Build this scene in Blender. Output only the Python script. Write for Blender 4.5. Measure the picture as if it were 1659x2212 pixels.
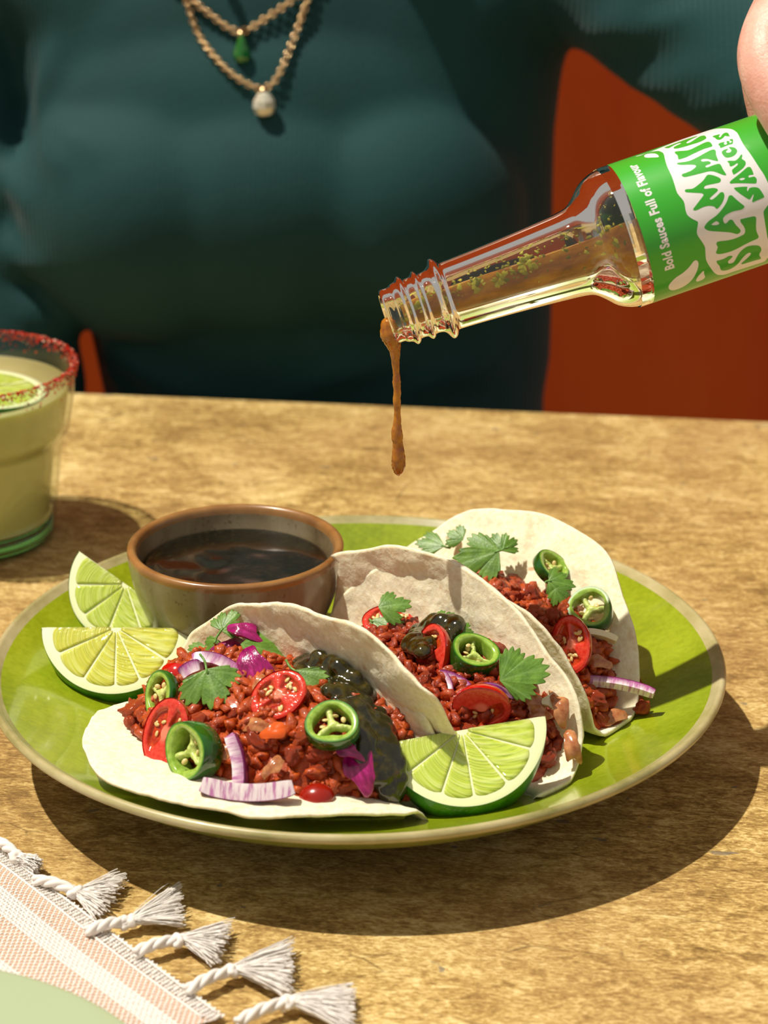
import bpy, bmesh, math, random
import numpy as np
from mathutils import Vector, Matrix, noise
from mathutils.bvhtree import BVHTree

for o in list(bpy.data.objects):
    bpy.data.objects.remove(o, do_unlink=True)
S = bpy.context.scene
COL = S.collection
random.seed(7)
PI = math.pi

# ------------------------------------------------------------ camera, world, sun, exposure
PITCH = .382237
FPX, IW, IH = 4600., 1659., 2212.
CAM = Vector((0, -.69163, .36617))
cam = bpy.data.cameras.new('camera')
cam_o = bpy.data.objects.new('camera', cam)
COL.objects.link(cam_o)
cam_o.location = CAM
cam_o.rotation_euler = (PI / 2 - PITCH, 0, 0)
cam.sensor_fit = 'VERTICAL'
cam.sensor_height = 36.
cam.lens = FPX / IH * 36.
cam.clip_start = .02
cam.dof.use_dof = True
cam.dof.focus_distance = .722
cam.dof.aperture_fstop = 13.
S.camera = cam_o

w = bpy.data.worlds.new('world')
S.world = w
w.use_nodes = True
w.node_tree.nodes['Background'].inputs[0].default_value = (1.0, .93, .84, 1)
w.node_tree.nodes['Background'].inputs[1].default_value = .37

SUN_TO = Vector((-.42, .02, 1.)).normalized()          # towards the sun
sun = bpy.data.lights.new('sun', 'SUN')
sun.energy = 4.6
sun.angle = math.radians(.9)
sun.color = (1.0, .93, .80)
sun_o = bpy.data.objects.new('sun', sun)
COL.objects.link(sun_o)
sun_o.location = SUN_TO * 3
sun_o.rotation_euler = SUN_TO.to_track_quat('Z', 'Y').to_euler()

S.view_settings.view_transform = 'Standard'
S.view_settings.look = 'None'
S.view_settings.gamma = 1
S.view_settings.use_curve_mapping = False
S.view_settings.exposure = 0.0

# ------------------------------------------------------------ helpers
CR = Vector((1, 0, 0))
CU = Vector((0, math.sin(PITCH), math.cos(PITCH)))
CF = Vector((0, math.cos(PITCH), -math.sin(PITCH)))

def ray(px, py):
    return CF + CR * ((px - IW / 2) / FPX) - CU * ((py - IH / 2) / FPX)
def on_z(px, py, z):
    d = ray(px, py)
    return CAM + d * ((z - CAM.z) / d.z)
def on_y(px, py, y):
    d = ray(px, py)
    return CAM + d * ((y - CAM.y) / d.y)
def at_depth(px, py, dep):
    return CAM + ray(px, py) * dep
def facing(x, y, z):            # direction given as right, up, towards the viewer
    return (CR * x + CU * y - CF * z).normalized()

def lin(r, g, b):
    f = lambda c: (c / 255 / 12.92) if c <= 10 else ((c / 255 + .055) / 1.055) ** 2.4
    return (f(r), f(g), f(b), 1.)

def tag(o, label=None, cat=None, group=None, kind=None):
    if label: o['label'] = label
    if cat: o['category'] = cat
    if group: o['group'] = group
    if kind: o['kind'] = kind
    return o
def empty(name, label, cat, M=None, group=None):
    o = bpy.data.objects.new(name, None)
    COL.objects.link(o)
    o.empty_display_size = .01
    if M is not None: o.matrix_world = M
    return tag(o, label, cat, group)
def mesh(name, V, F, smooth=True):
    me = bpy.data.meshes.new(name)
    me.from_pydata([tuple(v) for v in V], [], F)
    me.update()
    if smooth:
        me.polygons.foreach_set('use_smooth', [True] * len(me.polygons))
    return me
def obj(name, me, m, parent=None, M=None):
    o = bpy.data.objects.new(name, me)
    COL.objects.link(o)
    if m is not None and len(me.materials) == 0: me.materials.append(m)
    if M is not None: o.matrix_world = M
    if parent is not None: o.parent = parent
    return o
def frame(loc, z, xhint=(1, 0, 0), roll=0, scale=1):
    z = Vector(z).normalized()
    x = Vector(xhint); x = x - z * x.dot(z)
    if x.length < 1e-5: x = Vector((0, 1, 0)) - z * z.y
    x.normalize(); y = z.cross(x)
    R = Matrix((x, y, z)).transposed().to_4x4()
    return Matrix.Translation(loc) @ R @ Matrix.Rotation(roll, 4, 'Z') @ Matrix.Scale(scale, 4)

def lathe(prof, seg=96, wob=0):
    V, F = [], []
    n = len(prof)
    for i in range(seg):
        a = 2 * PI * i / seg
        k = 1 + wob * (math.sin(2 * a + .6) + .6 * math.sin(3 * a + 1.9))
        for r, z in prof: V.append((r * k * math.cos(a), r * k * math.sin(a), z))
    for i in range(seg):
        j = (i + 1) % seg
        for k in range(n - 1):
            F.append((i * n + k, j * n + k, j * n + k + 1, i * n + k + 1))
    return V, F
def smoothprof(P, n=6):          # Catmull-Rom through a list of tuples
    out = []
    for i in range(len(P) - 1):
        p0 = P[max(i - 1, 0)]; p1 = P[i]; p2 = P[i + 1]; p3 = P[min(i + 2, len(P) - 1)]
        for k in range(n):
            t = k / n
            out.append(tuple(.5 * (2 * b + (c - a) * t + (2 * a - 5 * b + 4 * c - d) * t * t + (3 * b - a - 3 * c + d) * t ** 3)
                             for a, b, c, d in zip(p0, p1, p2, p3)))
    out.append(tuple(P[-1]))
    return out
def closedsmooth(P, n=4):
    out = []; m = len(P)
    for i in range(m):
        p0, p1, p2, p3 = P[i - 1], P[i], P[(i + 1) % m], P[(i + 2) % m]
        for k in range(n):
            t = k / n
            out.append(tuple(.5 * (2 * b + (c - a) * t + (2 * a - 5 * b + 4 * c - d) * t * t + (3 * b - a - 3 * c + d) * t ** 3)
                             for a, b, c, d in zip(p0, p1, p2, p3)))
    return out
def tube(path, rad, seg=10, caps=True, flat=1.0):
    P = [Vector(p) for p in path]
    if not hasattr(rad, '__len__'): rad = [rad] * len(P)
    V, F = [], []
    up = Vector((0, 0, 1))
    prev = None
    for i, p in enumerate(P):
        t = (P[min(i + 1, len(P) - 1)] - P[max(i - 1, 0)]).normalized()
        if prev is None:
            x = t.cross(up)
            if x.length < .1: x = t.cross(Vector((1, 0, 0)))
        else: x = prev - t * prev.dot(t)
        x.normalize(); prev = x
        y = t.cross(x)
        for k in range(seg):
            a = 2 * PI * k / seg
            V.append(p + (x * math.cos(a) + y * math.sin(a) * flat) * rad[i])
    for i in range(len(P) - 1):
        for k in range(seg):
            F.append((i * seg + k, i * seg + (k + 1) % seg, (i + 1) * seg + (k + 1) % seg, (i + 1) * seg + k))
    if caps:
        F.append(tuple(range(seg))[::-1]); F.append(tuple((len(P) - 1) * seg + k for k in range(seg)))
    return V, F
def ball(c, r, seg=16, ring=10, M=None):
    V, F = [], []
    r = r if hasattr(r, '__len__') else (r, r, r)
    for i in range(ring + 1):
        a = PI * i / ring
        for k in range(seg):
            b = 2 * PI * k / seg
            v = Vector((r[0] * math.sin(a) * math.cos(b), r[1] * math.sin(a) * math.sin(b), r[2] * math.cos(a)))
            if M is not None: v = M @ v
            V.append(v + Vector(c))
    for i in range(ring):
        for k in range(seg):
            F.append((i * seg + k, (i + 1) * seg + k, (i + 1) * seg + (k + 1) % seg, i * seg + (k + 1) % seg))
    return V, F
def box(x0, x1, y0, y1, z0, z1):
    V = [(x, y, z) for x in (x0, x1) for y in (y0, y1) for z in (z0, z1)]
    F = [(0, 1, 3, 2), (4, 6, 7, 5), (0, 4, 5, 1), (2, 3, 7, 6), (0, 2, 6, 4), (1, 5, 7, 3)]
    return V, F
class Geo:
    def __init__(s): s.V, s.F = [], []
    def add(s, vf):
        n = len(s.V); s.V += list(vf[0]); s.F += [tuple(i + n for i in f) for f in vf[1]]
        return s
    def mesh(s, name, smooth=True): return mesh(name, s.V, s.F, smooth)
def clean(me):
    bm = bmesh.new(); bm.from_mesh(me)
    bmesh.ops.remove_doubles(bm, verts=bm.verts, dist=1e-6)
    bmesh.ops.recalc_face_normals(bm, faces=bm.faces)
    bm.to_mesh(me); bm.free(); me.update()
    return me
def remesh(me, voxel, smooth=4, name=None):
    """union of overlapping closed pieces as one continuous surface"""
    o = bpy.data.objects.new('tmp', me); COL.objects.link(o)
    m = o.modifiers.new('r', 'REMESH'); m.mode = 'VOXEL'; m.voxel_size = voxel
    if smooth:
        s = o.modifiers.new('s', 'SMOOTH'); s.factor = .5; s.iterations = smooth
    dg = bpy.context.evaluated_depsgraph_get(); dg.update()
    out = bpy.data.meshes.new_from_object(o.evaluated_get(dg))
    bpy.data.objects.remove(o)
    out.name = name or me.name
    out.polygons.foreach_set('use_smooth', [True] * len(out.polygons))
    return out
def setattr_color(me, name, vals):
    a = me.attributes.new(name, 'FLOAT', 'POINT')
    a.data.foreach_set('value', [float(v) for v in vals])
def nz(x, y, z): return noise.noise(Vector((x, y, z)))

# ------------------------------------------------------------ materials
class NT:
    def __init__(s, name):
        s.m = bpy.data.materials.new(name); s.m.use_nodes = True
        s.t = s.m.node_tree; s.b = s.t.nodes['Principled BSDF']
    def n(s, typ, **kw):
        nd = s.t.nodes.new(typ)
        for k, v in kw.items():
            if k.startswith('i_'):
                nd.inputs[k[2:].replace('_', ' ')].default_value = v
            else: setattr(nd, k, v)
        return nd
    def l(s, a, b): s.t.links.new(a, b)
    def coord(s, scale=(1, 1, 1), kind='Object', rot=(0, 0, 0)):
        c = s.n('ShaderNodeTexCoord'); mp = s.n('ShaderNodeMapping')
        mp.inputs['Scale'].default_value = scale; mp.inputs['Rotation'].default_value = rot
        s.l(c.outputs[kind], mp.inputs['Vector']); return mp.outputs['Vector']
    def noise(s, vec, scale, detail=4, rough=.55, dist=0):
        t = s.n('ShaderNodeTexNoise', i_Scale=scale, i_Detail=detail, i_Roughness=rough, i_Distortion=dist)
        s.l(vec, t.inputs['Vector']); return t.outputs['Fac']
    def voronoi(s, vec, scale, feature='F1', out='Distance'):
        t = s.n('ShaderNodeTexVoronoi', feature=feature, i_Scale=scale)
        s.l(vec, t.inputs['Vector']); return t.outputs[out]
    def ramp(s, fac, stops):
        r = s.n('ShaderNodeValToRGB'); e = r.color_ramp.elements
        while len(e) < len(stops): e.new(.5)
        for k, (p, c) in zip(e, stops):
            k.position = p; k.color = c if len(c) == 4 else (*c, 1)
        s.l(fac, r.inputs['Fac']); return r.outputs['Color']
    def mix(s, fac, a, b, mode='MIX'):
        m = s.n('ShaderNodeMix', data_type='RGBA', blend_type=mode)
        for i, v in ((0, fac), (6, a), (7, b)):
            if hasattr(v, 'default_value') or hasattr(v, 'is_linked'): s.l(v, m.inputs[i])
            else: m.inputs[i].default_value = v
        return m.outputs[2]
    def math(s, op, a, b=0.):
        m = s.n('ShaderNodeMath', operation=op)
        for i, v in ((0, a), (1, b)):
            if hasattr(v, 'is_linked'): s.l(v, m.inputs[i])
            else: m.inputs[i].default_value = v
        return m.outputs[0]
    def bump(s, h, strength=.3, dist=.001):
        b = s.n('ShaderNodeBump', i_Strength=strength, i_Distance=dist)
        s.l(h, b.inputs['Height']); s.l(b.outputs['Normal'], s.b.inputs['Normal']); return s
    def col(s, c):
        if hasattr(c, 'is_linked'): s.l(c, s.b.inputs['Base Color'])
        else: s.b.inputs['Base Color'].default_value = c
        return s
    def set(s, **kw):
        for k, v in kw.items():
            k = k.replace('_', ' ')
            i = s.b.inputs[k]
            if hasattr(v, 'is_linked'): s.l(v, i)
            else: i.default_value = v
        return s
    def attr(s, name):
        return s.n('ShaderNodeAttribute', attribute_name=name).outputs['Fac']

def simple(name, c, rough=.5, spec=.5, coat=0, sss=0, sssr=(.3, .15, .08), ssscale=.003):
    m = NT(name); m.col(c).set(Roughness=rough)
    m.b.inputs['Specular IOR Level'].default_value = spec
    if coat: m.set(Coat_Weight=coat, Coat_Roughness=.08)
    if sss: m.set(Subsurface_Weight=sss, Subsurface_Radius=sssr, Subsurface_Scale=ssscale)
    return m
# ------------------------------------------------------------ table, floor, wall
def mat_table():
    m = NT('gold mottled stone laminate')
    v = m.coord((1, 1.5, 1), rot=(0, 0, -.12))
    big = m.noise(v, 14, 6, .6, .6)
    v2 = m.coord((1, 2.4, 1), rot=(0, 0, -.1))
    fine = m.noise(v2, 420, 8, .72, .5)
    mid = m.noise(v2, 95, 8, .7, 1.0)
    s = m.math('ADD', m.math('MULTIPLY', fine, .58), m.math('ADD', m.math('MULTIPLY', mid, .50), m.math('MULTIPLY', big, .37)))
    c = m.ramp(s, [(.54, lin(92, 68, 34)), (.64, lin(136, 106, 56)), (.71, lin(172, 140, 80)), (.77, lin(204, 174, 108)), (.84, lin(232, 208, 148))])
    warm = m.noise(m.coord((1, 1, 1)), 9, 3, .5)
    c = m.mix(m.ramp(warm, [(.4, (0, 0, 0)), (.7, (.40, .40, .40))]), c, lin(168, 130, 86))
    crack = m.voronoi(m.coord((1, 2.2, 1), rot=(0, 0, .25)), 26, 'DISTANCE_TO_EDGE')
    cn = m.noise(v, 30, 4)
    ck = m.math('MULTIPLY', m.ramp(crack, [(.0, (1, 1, 1)), (.02, (0, 0, 0))]), m.ramp(cn, [(.52, (0, 0, 0)), (.62, (.65, .65, .65))]))
    c = m.mix(ck, c, lin(78, 54, 30))
    chip = m.noise(m.coord((1, 2, 1), rot=(0, 0, .2)), 70, 2, .4, .3)
    c = m.mix(m.ramp(chip, [(.725, (0, 0, 0)), (.735, (.7, .7, .7))]), c, lin(104, 98, 92))
    m.col(c).set(Roughness=.55); m.b.inputs['Specular IOR Level'].default_value = .3
    m.bump(fine, .25, .0006)
    return m.m
e0, e1 = on_z(165, 846, 0), on_z(1659, 908, 0)
tdir = (e1 - e0).normalized(); ang = math.atan2(tdir.y, tdir.x)
tmid = e0 + tdir * ((e1 - e0).length * .5)
Tm = Matrix.Translation(Vector((tmid.x, tmid.y, 0))) @ Matrix.Rotation(ang, 4, 'Z')
table = empty('dining_table', 'mottled gold and brown stone-effect table under the plates', 'table', Tm)
g = Geo().add(box(-.85, .85, -.95, 0, -.035, 0))
me = g.mesh('tabletop', False)
bm = bmesh.new(); bm.from_mesh(me)
bmesh.ops.bevel(bm, geom=list(bm.edges), offset=.003, segments=3, profile=.5, affect='EDGES')
bm.to_mesh(me); bm.free()
obj('tabletop', me, mat_table(), table)
wood = simple('dark stained wood', lin(70, 45, 28), .5).m
for sx in (-.78, .78):
    for sy in (-.88, -.07):
        obj('table_leg', Geo().add(box(sx - .025, sx + .025, sy - .025, sy + .025, -.75, -.036)).mesh('table_leg', False), wood, table)

def mat_wall():
    m = NT('burnt orange painted plaster')
    n = m.noise(m.coord((1, 1, .35)), 5, 5, .6)
    c = m.ramp(n, [(.3, lin(228, 78, 6)), (.7, lin(244, 108, 14))])
    f = m.noise(m.coord(), 160, 3)
    m.col(c).set(Roughness=.85).bump(f, .15, .002)
    return m.m
tag(obj('wall_back', Geo().add(box(-2.2, 2.2, .98, 1.08, -.75, 1.9)).mesh('wall_back', False), mat_wall()),
    'burnt orange plaster wall behind the person', None, None, 'structure')
fl = NT('brown tiled floor'); fl.col(fl.ramp(fl.noise(fl.coord(), 6), [(.3, lin(88, 66, 48)), (.7, lin(120, 94, 70))])).set(Roughness=.6)
tag(obj('floor', Geo().add(box(-2.2, 2.2, -1.6, 1.08, -.85, -.75)).mesh('floor', False), fl.m),
    'plain brown floor under the table', None, None, 'structure')

# ------------------------------------------------------------ serving plate
PX, PY = -.0098, 0.
def plate_z(r):
    return .016 if r < .07 else .016 + .0175 * min((r - .07) / .058, 1.1) ** 1.7
def plate_at(x, y): return plate_z(math.hypot(x - PX, y - PY))
def mat_plate(name, a, b, dark):
    m = NT(name)
    n = m.noise(m.coord(), 22, 5, .6)
    f = m.noise(m.coord((1, 1, 1)), 420, 3, .6)
    s = m.math('ADD', m.math('MULTIPLY', n, .7), m.math('MULTIPLY', f, .3))
    c = m.ramp(s, [(.32, dark), (.48, a), (.66, b)])
    m.col(c).set(Roughness=.22, Coat_Weight=.5, Coat_Roughness=.06)
    m.bump(n, .12, .001)
    return m.m
plate = empty('serving_plate', 'large lime green glazed plate with a raised beige rim, carrying the tacos', 'plate', Matrix.Translation((PX, PY, 0)))
inner = [(r, plate_z(r)) for r in [0.0005] + [.13 * .97 * k / 30 for k in range(1, 31)]]
outer = smoothprof([(.1262, .0300), (.118, .0225), (.105, .0160), (.088, .0098), (.074, .0062), (.069, .0035), (.0685, .0004), (.0630, .0004), (.0622, .0040), (.0005, .0050)], 4)
rim = smoothprof([inner[-1], (.1278, .0337), (.1292, .0346), (.1304, .0344), (.1311, .0332), (.1306, .0318), (.1290, .0309), outer[0]], 4)
me = mesh('dish', *lathe(inner, 128, .004)); obj('dish', me, mat_plate('lime green ceramic glaze', lin(136, 154, 22), lin(160, 176, 38), lin(110, 128, 14)), plate)
rm = NT('worn beige rim glaze')
rn = rm.noise(rm.coord((1, 1, 3)), 30, 5, .65)
rm.col(rm.ramp(rn, [(.3, lin(126, 124, 66)), (.5, lin(172, 162, 112)), (.7, lin(196, 184, 142))])).set(Roughness=.32, Coat_Weight=.3)
obj('rim', mesh('rim', *lathe(rim, 128, .004)), rm.m, plate)
obj('underside', mesh('underside', *lathe(outer, 96, .004)), mat_plate('green glazed underside', lin(120, 132, 40), lin(150, 150, 70), lin(96, 104, 30)), plate)

# ------------------------------------------------------------ sauce bowl
BX, BY, BZ = -.0550, .0362, .0178
def mat_bowl():
    m = NT('speckled grey brown stoneware')
    n = m.noise(m.coord((1, 1, .6)), 45, 5, .6, .4)
    f = m.noise(m.coord(), 500, 2)
    c = m.ramp(n, [(.3, lin(96, 80, 54)), (.5, lin(126, 110, 82)), (.7, lin(152, 140, 114))])
    c = m.mix(m.ramp(f, [(.62, (0, 0, 0)), (.72, (.7, .7, .7))]), c, lin(82, 58, 32))
    m.col(c).set(Roughness=.3, Coat_Weight=.35, Coat_Roughness=.15)
    m.bump(f, .1, .0004)
    return m.m
bowl = empty('sauce_bowl', 'small round grey-brown stoneware bowl of dark sauce on the green plate', 'bowl', Matrix.Translation((BX, BY, BZ)))
bo = smoothprof([(.0005, .0030), (.0180, .0030), (.0205, .0002), (.0235, .0004), (.0250, .0030), (.0296, .0090), (.0345, .0180), (.0378, .0270), (.0394, .0350), (.0400, .0405)], 4)
bi = smoothprof([(.0362, .0405), (.0355, .0360), (.0335, .0280), (.0300, .0190), (.0240, .0110), (.0120, .0070), (.0005, .0065)], 4)
bl = smoothprof([bo[-1], (.0401, .0424), (.0393, .0434), (.0379, .0435), (.0368, .0425), bi[0]], 4)
obj('bowl_outside', mesh('bowl_outside', *lathe(bo, 96)), mat_bowl(), bowl)
bim = mat_bowl(); obj('bowl_inside', mesh('bowl_inside', *lathe(bi, 96)), bim, bowl)
lipm = NT('tan brown lip glaze'); lipm.col(lipm.ramp(lipm.noise(lipm.coord(), 60), [(.35, lin(126, 84, 42)), (.65, lin(160, 116, 64))])).set(Roughness=.28, Coat_Weight=.4)
obj('lip', mesh('lip', *lathe(bl, 96)), lipm.m, bowl)
def mat_sauce(name='dark herb sauce'):
    m = NT(name)
    n = m.noise(m.coord(), 420, 4, .65)
    f = m.voronoi(m.coord(), 700)
    c = m.ramp(n, [(.40, lin(10, 9, 3)), (.6, lin(20, 19, 6)), (.78, lin(48, 46, 14))])
    c = m.mix(m.ramp(f, [(.0, (.6, .6, .6)), (.09, (0, 0, 0))]), c, lin(110, 110, 36))
    m.col(c).set(Roughness=.12, Coat_Weight=.6, Coat_Roughness=.04).bump(n, .06, .0006)
    return m.m
SAUCE = mat_sauce()
V, F = [], []
R0 = .0342
for i in range(41):
    r = R0 * i / 40
    for k in range(96):
        a = 2 * PI * k / 96; x, y = r * math.cos(a), r * math.sin(a)
        V.append((x, y, .00012 * nz(x * 120, y * 120, 1) * (1 - (i / 40) ** 6) + .0006 * (i / 40) ** 10))
for i in range(40):
    for k in range(96):
        F.append((i * 96 + k, (i + 1) * 96 + k, (i + 1) * 96 + (k + 1) % 96, i * 96 + (k + 1) % 96))
dn = len(V)
for i, (r, z) in enumerate([(.0322, -.006), (.028, -.013), (.01, -.0135)]):
    for k in range(96):
        a = 2 * PI * k / 96; V.append((r * math.cos(a), r * math.sin(a), z))
    b0 = dn + i * 96; t0 = 40 * 96 if i == 0 else b0 - 96
    for k in range(96): F.append((t0 + k, b0 + k, b0 + (k + 1) % 96, t0 + (k + 1) % 96))
ds = obj('dipping_sauce', mesh('dipping_sauce', V, F), SAUCE, None, Matrix.Translation((BX, BY, BZ + .0345)))
tag(ds, 'dark glossy herb sauce filling the stoneware bowl', 'sauce', None, 'stuff')
# ------------------------------------------------------------ tacos: tortillas
def sm(a, b, x):
    t = min(1, max(0, (x - a) / (b - a))); return t * t * (3 - 2 * t)
LIME_R, LIME_B = .0262, .80
LIME_M = frame(on_z(998, 1577, .0450), facing(.02, .48, .87), CR * 317 + CU * 70)
LIME_INV = LIME_M.inverted()
TACO = {
    1: (-.0278, -.0496, .0223, -.6896, .3729, 1.5093, .006, -4.3716, 6.5388, -.0131, .0653, .0304),
    2: (.0105, -.0317, .0206, -.7781, .9868, 1.4011, .0317, 8.7354, 3.6748, -.0083, .0692, .0504),
    3: (.0262, .0034, .0211, -.6838, 1.4107, .8188, .0214, .1623, 1.8865, .0056, .0676, -.0002),
}
def section(par):
    fx, fy, fz, phi, a1, a2, wd, k1, k2, t0, R, tau = par
    n, L = 400, .11
    tt = np.linspace(-L, L, 2 * n + 1)
    x = np.clip((tt + wd) / (2 * wd), 0, 1); s = x * x * (3 - 2 * x)
    th = -a1 + (a1 + a2) * s + np.where(tt > wd, k2 * (tt - wd), 0) - np.where(tt < -wd, k1 * (-tt - wd), 0)
    dt = tt[1] - tt[0]
    N = np.concatenate([[0], np.cumsum(np.cos((th[1:] + th[:-1]) / 2) * dt)])
    Z = np.concatenate([[0], np.cumsum(np.sin((th[1:] + th[:-1]) / 2) * dt)])
    return tt, N - N[n], Z - Z[n], th
def taco_frame(par):
    fx, fy, fz, phi = par[:4]
    d = (math.cos(phi), math.sin(phi)); e = (-d[1], d[0])
    return lambda s, nn, zz: Vector((fx + d[0] * s + e[0] * nn, fy + d[1] * s + e[1] * nn, fz + zz + s * math.sin(par[11])))
def mat_tortilla():
    m = NT('soft flour tortilla')
    v = m.coord()
    big = m.noise(v, 120, 4, .6, .5)
    fine = m.noise(v, 520, 4, .6)
    tn = m.noise(v, 60, 3, .5, .3)
    c = m.ramp(fine, [(.3, lin(234, 220, 184)), (.6, lin(248, 239, 210))])
    c = m.mix(m.ramp(big, [(.56, (0, 0, 0)), (.72, (.55, .55, .55))]), c, lin(216, 186, 138))
    c = m.mix(m.ramp(tn, [(.71, (0, 0, 0)), (.76, (.7, .7, .7))]), c, lin(186, 130, 76))
    m.col(c).set(Roughness=.75, Subsurface_Weight=.4, Subsurface_Radius=(.6, .45, .3), Subsurface_Scale=.003)
    m.b.inputs['Specular IOR Level'].default_value = .25
    h = m.math('ADD', m.math('MULTIPLY', m.noise(v, 260, 4, .6, .4), .7), m.math('MULTIPLY', fine, .3))
    m.bump(h, .5, .0012)
    return m.m
TORT = mat_tortilla()
BV_V, BV_P = [], []                 # surfaces that toppings come to rest on
def bv_add(V, F):
    n = len(BV_V); BV_V.extend(Vector(v) for v in V); BV_P.extend(tuple(i + n for i in f) for f in F)
def tortilla(k, label):
    par = TACO[k]; R, t0 = par[10], par[9]
    tt, N, Z, TH = section(par); fr = taco_frame(par)
    NR, NS = 60, 220; TK = .0009
    top, bot = [], []
    for i in range(NR + 1):
        q = i / NR
        for j in range(NS):
            a = 2 * PI * j / NS
            rr = R * q * (1 + q * q * (.022 * math.sin(3 * a + k) + .014 * math.sin(7 * a + 2 * k) + .008 * math.sin(13 * a)))
            s, t = rr * math.cos(a), rr * math.sin(a) + t0
            nn, zz, th = np.interp(t, tt, N), np.interp(t, tt, Z), np.interp(t, tt, TH)
            w_ = .0013 * nz(s * 55 + k * 9, t * 55, 2) + .0007 * nz(s * 170, t * 170 + k, 5) + .0002 * nz(s * 380, t * 380 + k, 7) + .0016 * q ** 3 * nz(math.cos(a) * 2.2 + k * 3, math.sin(a) * 2.2, 8)
            tk = TK * (1 - .45 * q ** 10)
            base = Vector((nn, zz)); nr = Vector((-math.sin(th), math.cos(th)))
            for L, sg in ((top, 1), (bot, -1)):
                p2 = base + nr * (w_ + sg * tk)
                p = fr(s, p2.x, p2.y)
                pz = plate_at(p.x, p.y) + (.0022 if sg > 0 else .0004)
                if p.z < pz: p.z = pz
                bz = (p.z - BZ) / .0435
                if -.05 < bz < 1.02:                       # the soft edge gives way to the bowl
                    rb = .0255 + .0160 * max(0, min(1, bz)) ** .55; dx, dy = p.x - BX, p.y - BY; rd = math.hypot(dx, dy)
                    if rd < rb + .001: p.x, p.y = BX + dx / rd * (rb + .001), BY + dy / rd * (rb + .001)
                lp = LIME_INV @ p                           # and to the lime wedge leaning on it
                if lp.length < LIME_R * 1.25 and lp.y < .006:
                    tgt = lp.y * math.tan(LIME_B) - .0008 - (.0009 if sg < 0 else 0)
                    if lp.z > tgt:
                        f_ = sm(LIME_R * 1.25, LIME_R * 1.0, lp.length) * sm(.006, -.004, lp.y)
                        lp.z += (tgt - lp.z) * f_; p = LIME_M @ lp
                L.append(p)
    V = top + bot; F = []; o = len(top)
    for i in range(NR):
        for j in range(NS):
            a, b, c, d = i * NS + j, (i + 1) * NS + j, (i + 1) * NS + (j + 1) % NS, i * NS + (j + 1) % NS
            F.append((a, b, c, d)); F.append((o + d, o + c, o + b, o + a))
    for j in range(NS):
        a, b = NR * NS + j, NR * NS + (j + 1) % NS
        F.append((b, a, o + a, o + b))
    me = clean(mesh('tortilla', V, F))
    o_ = obj('tortilla', me, TORT)
    tag(o_, label, 'tortilla', 'folded tortillas of the tacos')
    bv_add(V, F)
    return o_
tortilla(1, 'folded flour tortilla with its front half lying open on the plate rim')
tortilla(2, 'folded flour tortilla standing upright between the other two tacos')
tortilla(3, 'folded flour tortilla beside the bowl, its wide back half leaning open')

# ------------------------------------------------------------ mince
def mat_mince(seedoff=0, name='spiced browned mince'):
    m = NT(name)
    n = m.noise(m.coord(), 420, 5, .65)
    info = m.n('ShaderNodeObjectInfo').outputs['Random']
    c = m.ramp(n, [(.32, lin(92, 22, 4)), (.5, lin(168, 56, 11)), (.68, lin(214, 100, 28))])
    c2 = m.ramp(info, [(0, lin(112, 24, 4)), (.5, lin(166, 48, 9)), (1, lin(198, 88, 26))])
    c = m.mix(.38, c, c2)
    m.col(c).set(Roughness=.38, Coat_Weight=.3, Coat_Roughness=.2, Subsurface_Weight=.05, Subsurface_Radius=(.5, .1, .03), Subsurface_Scale=.002)
    m.b.inputs['Specular IOR Level'].default_value = .4
    m.bump(m.noise(m.coord(), 1500, 4, .65), .6, .0006)
    return m.m
MINCE = mat_mince()
FILL = {1: dict(tf=-.054, tb=.030, bulge=.010, s0=-.057, s1=.055),
        2: dict(tf=-.040, tb=.036, bulge=.003, s0=-.052, s1=.060),
        3: dict(tf=-.034, tb=.044, bulge=.004, s0=-.054, s1=.063)}
HEAP = {}
def heap_point(k, s, lam):
    par = TACO[k]; f = FILL[k]; tt, N, Z, TH = HEAP[k]['sec']
    u = (s - f['s0']) / (f['s1'] - f['s0']) * 2 - 1
    m = max(0., 1 - abs(u) ** 3.2) ** .6
    tf, tb = f['tf'] * m, f['tb'] * m
    a = Vector((np.interp(tf, tt, N), np.interp(tf, tt, Z))); b = Vector((np.interp(tb, tt, N), np.interp(tb, tt, Z)))
    ab = b - a; nr = Vector((-ab.y, ab.x)); nr = nr.normalized() if nr.length > 0 else Vector((0, 1))
    if nr.y < 0: nr = -nr
    p2 = a.lerp(b, lam) + nr * (f['bulge'] * m * math.sin(PI * lam) + .0015 * m)
    return HEAP[k]['fr'](s, p2.x, p2.y)
crumb_meshes = []
rc = random.Random(3)
for q in range(16):
    bm = bmesh.new(); bmesh.ops.create_icosphere(bm, subdivisions=4, radius=1)
    L = rc.uniform(.9, 1.75); bend = rc.uniform(-.6, .6); off = rc.uniform(0, 50); th = rc.uniform(.66, .9)
    lumps = [(Vector((rc.gauss(0, 1), rc.gauss(0, 1), rc.gauss(0, 1))).normalized(), rc.uniform(.22, .42), rc.uniform(.28, .5)) for _ in range(26)]
    for v in bm.verts:
        c = v.co.copy()
        d = .74 + max(h * math.exp(-((c - p).length / wd) ** 2 * .7) for p, h, wd in lumps) + .16 * noise.noise(c * 2 + Vector((off, 0, 0))) + .09 * noise.noise(c * 6 + Vector((0, 0, off))) + .045 * noise.noise(c * 15 + Vector((0, off, off)))
        c *= d
        c = Vector((c.x * L, c.y * th, c.z * th)); c.z += bend * c.x * c.x * .4; c.y += bend * .3 * c.x * abs(c.x)
        v.co = c
    me = bpy.data.meshes.new('mince_crumble'); bm.to_mesh(me); bm.free()
    me.polygons.foreach_set('use_smooth', [True] * len(me.polygons)); me.materials.append(MINCE)
    crumb_meshes.append(me)
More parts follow.
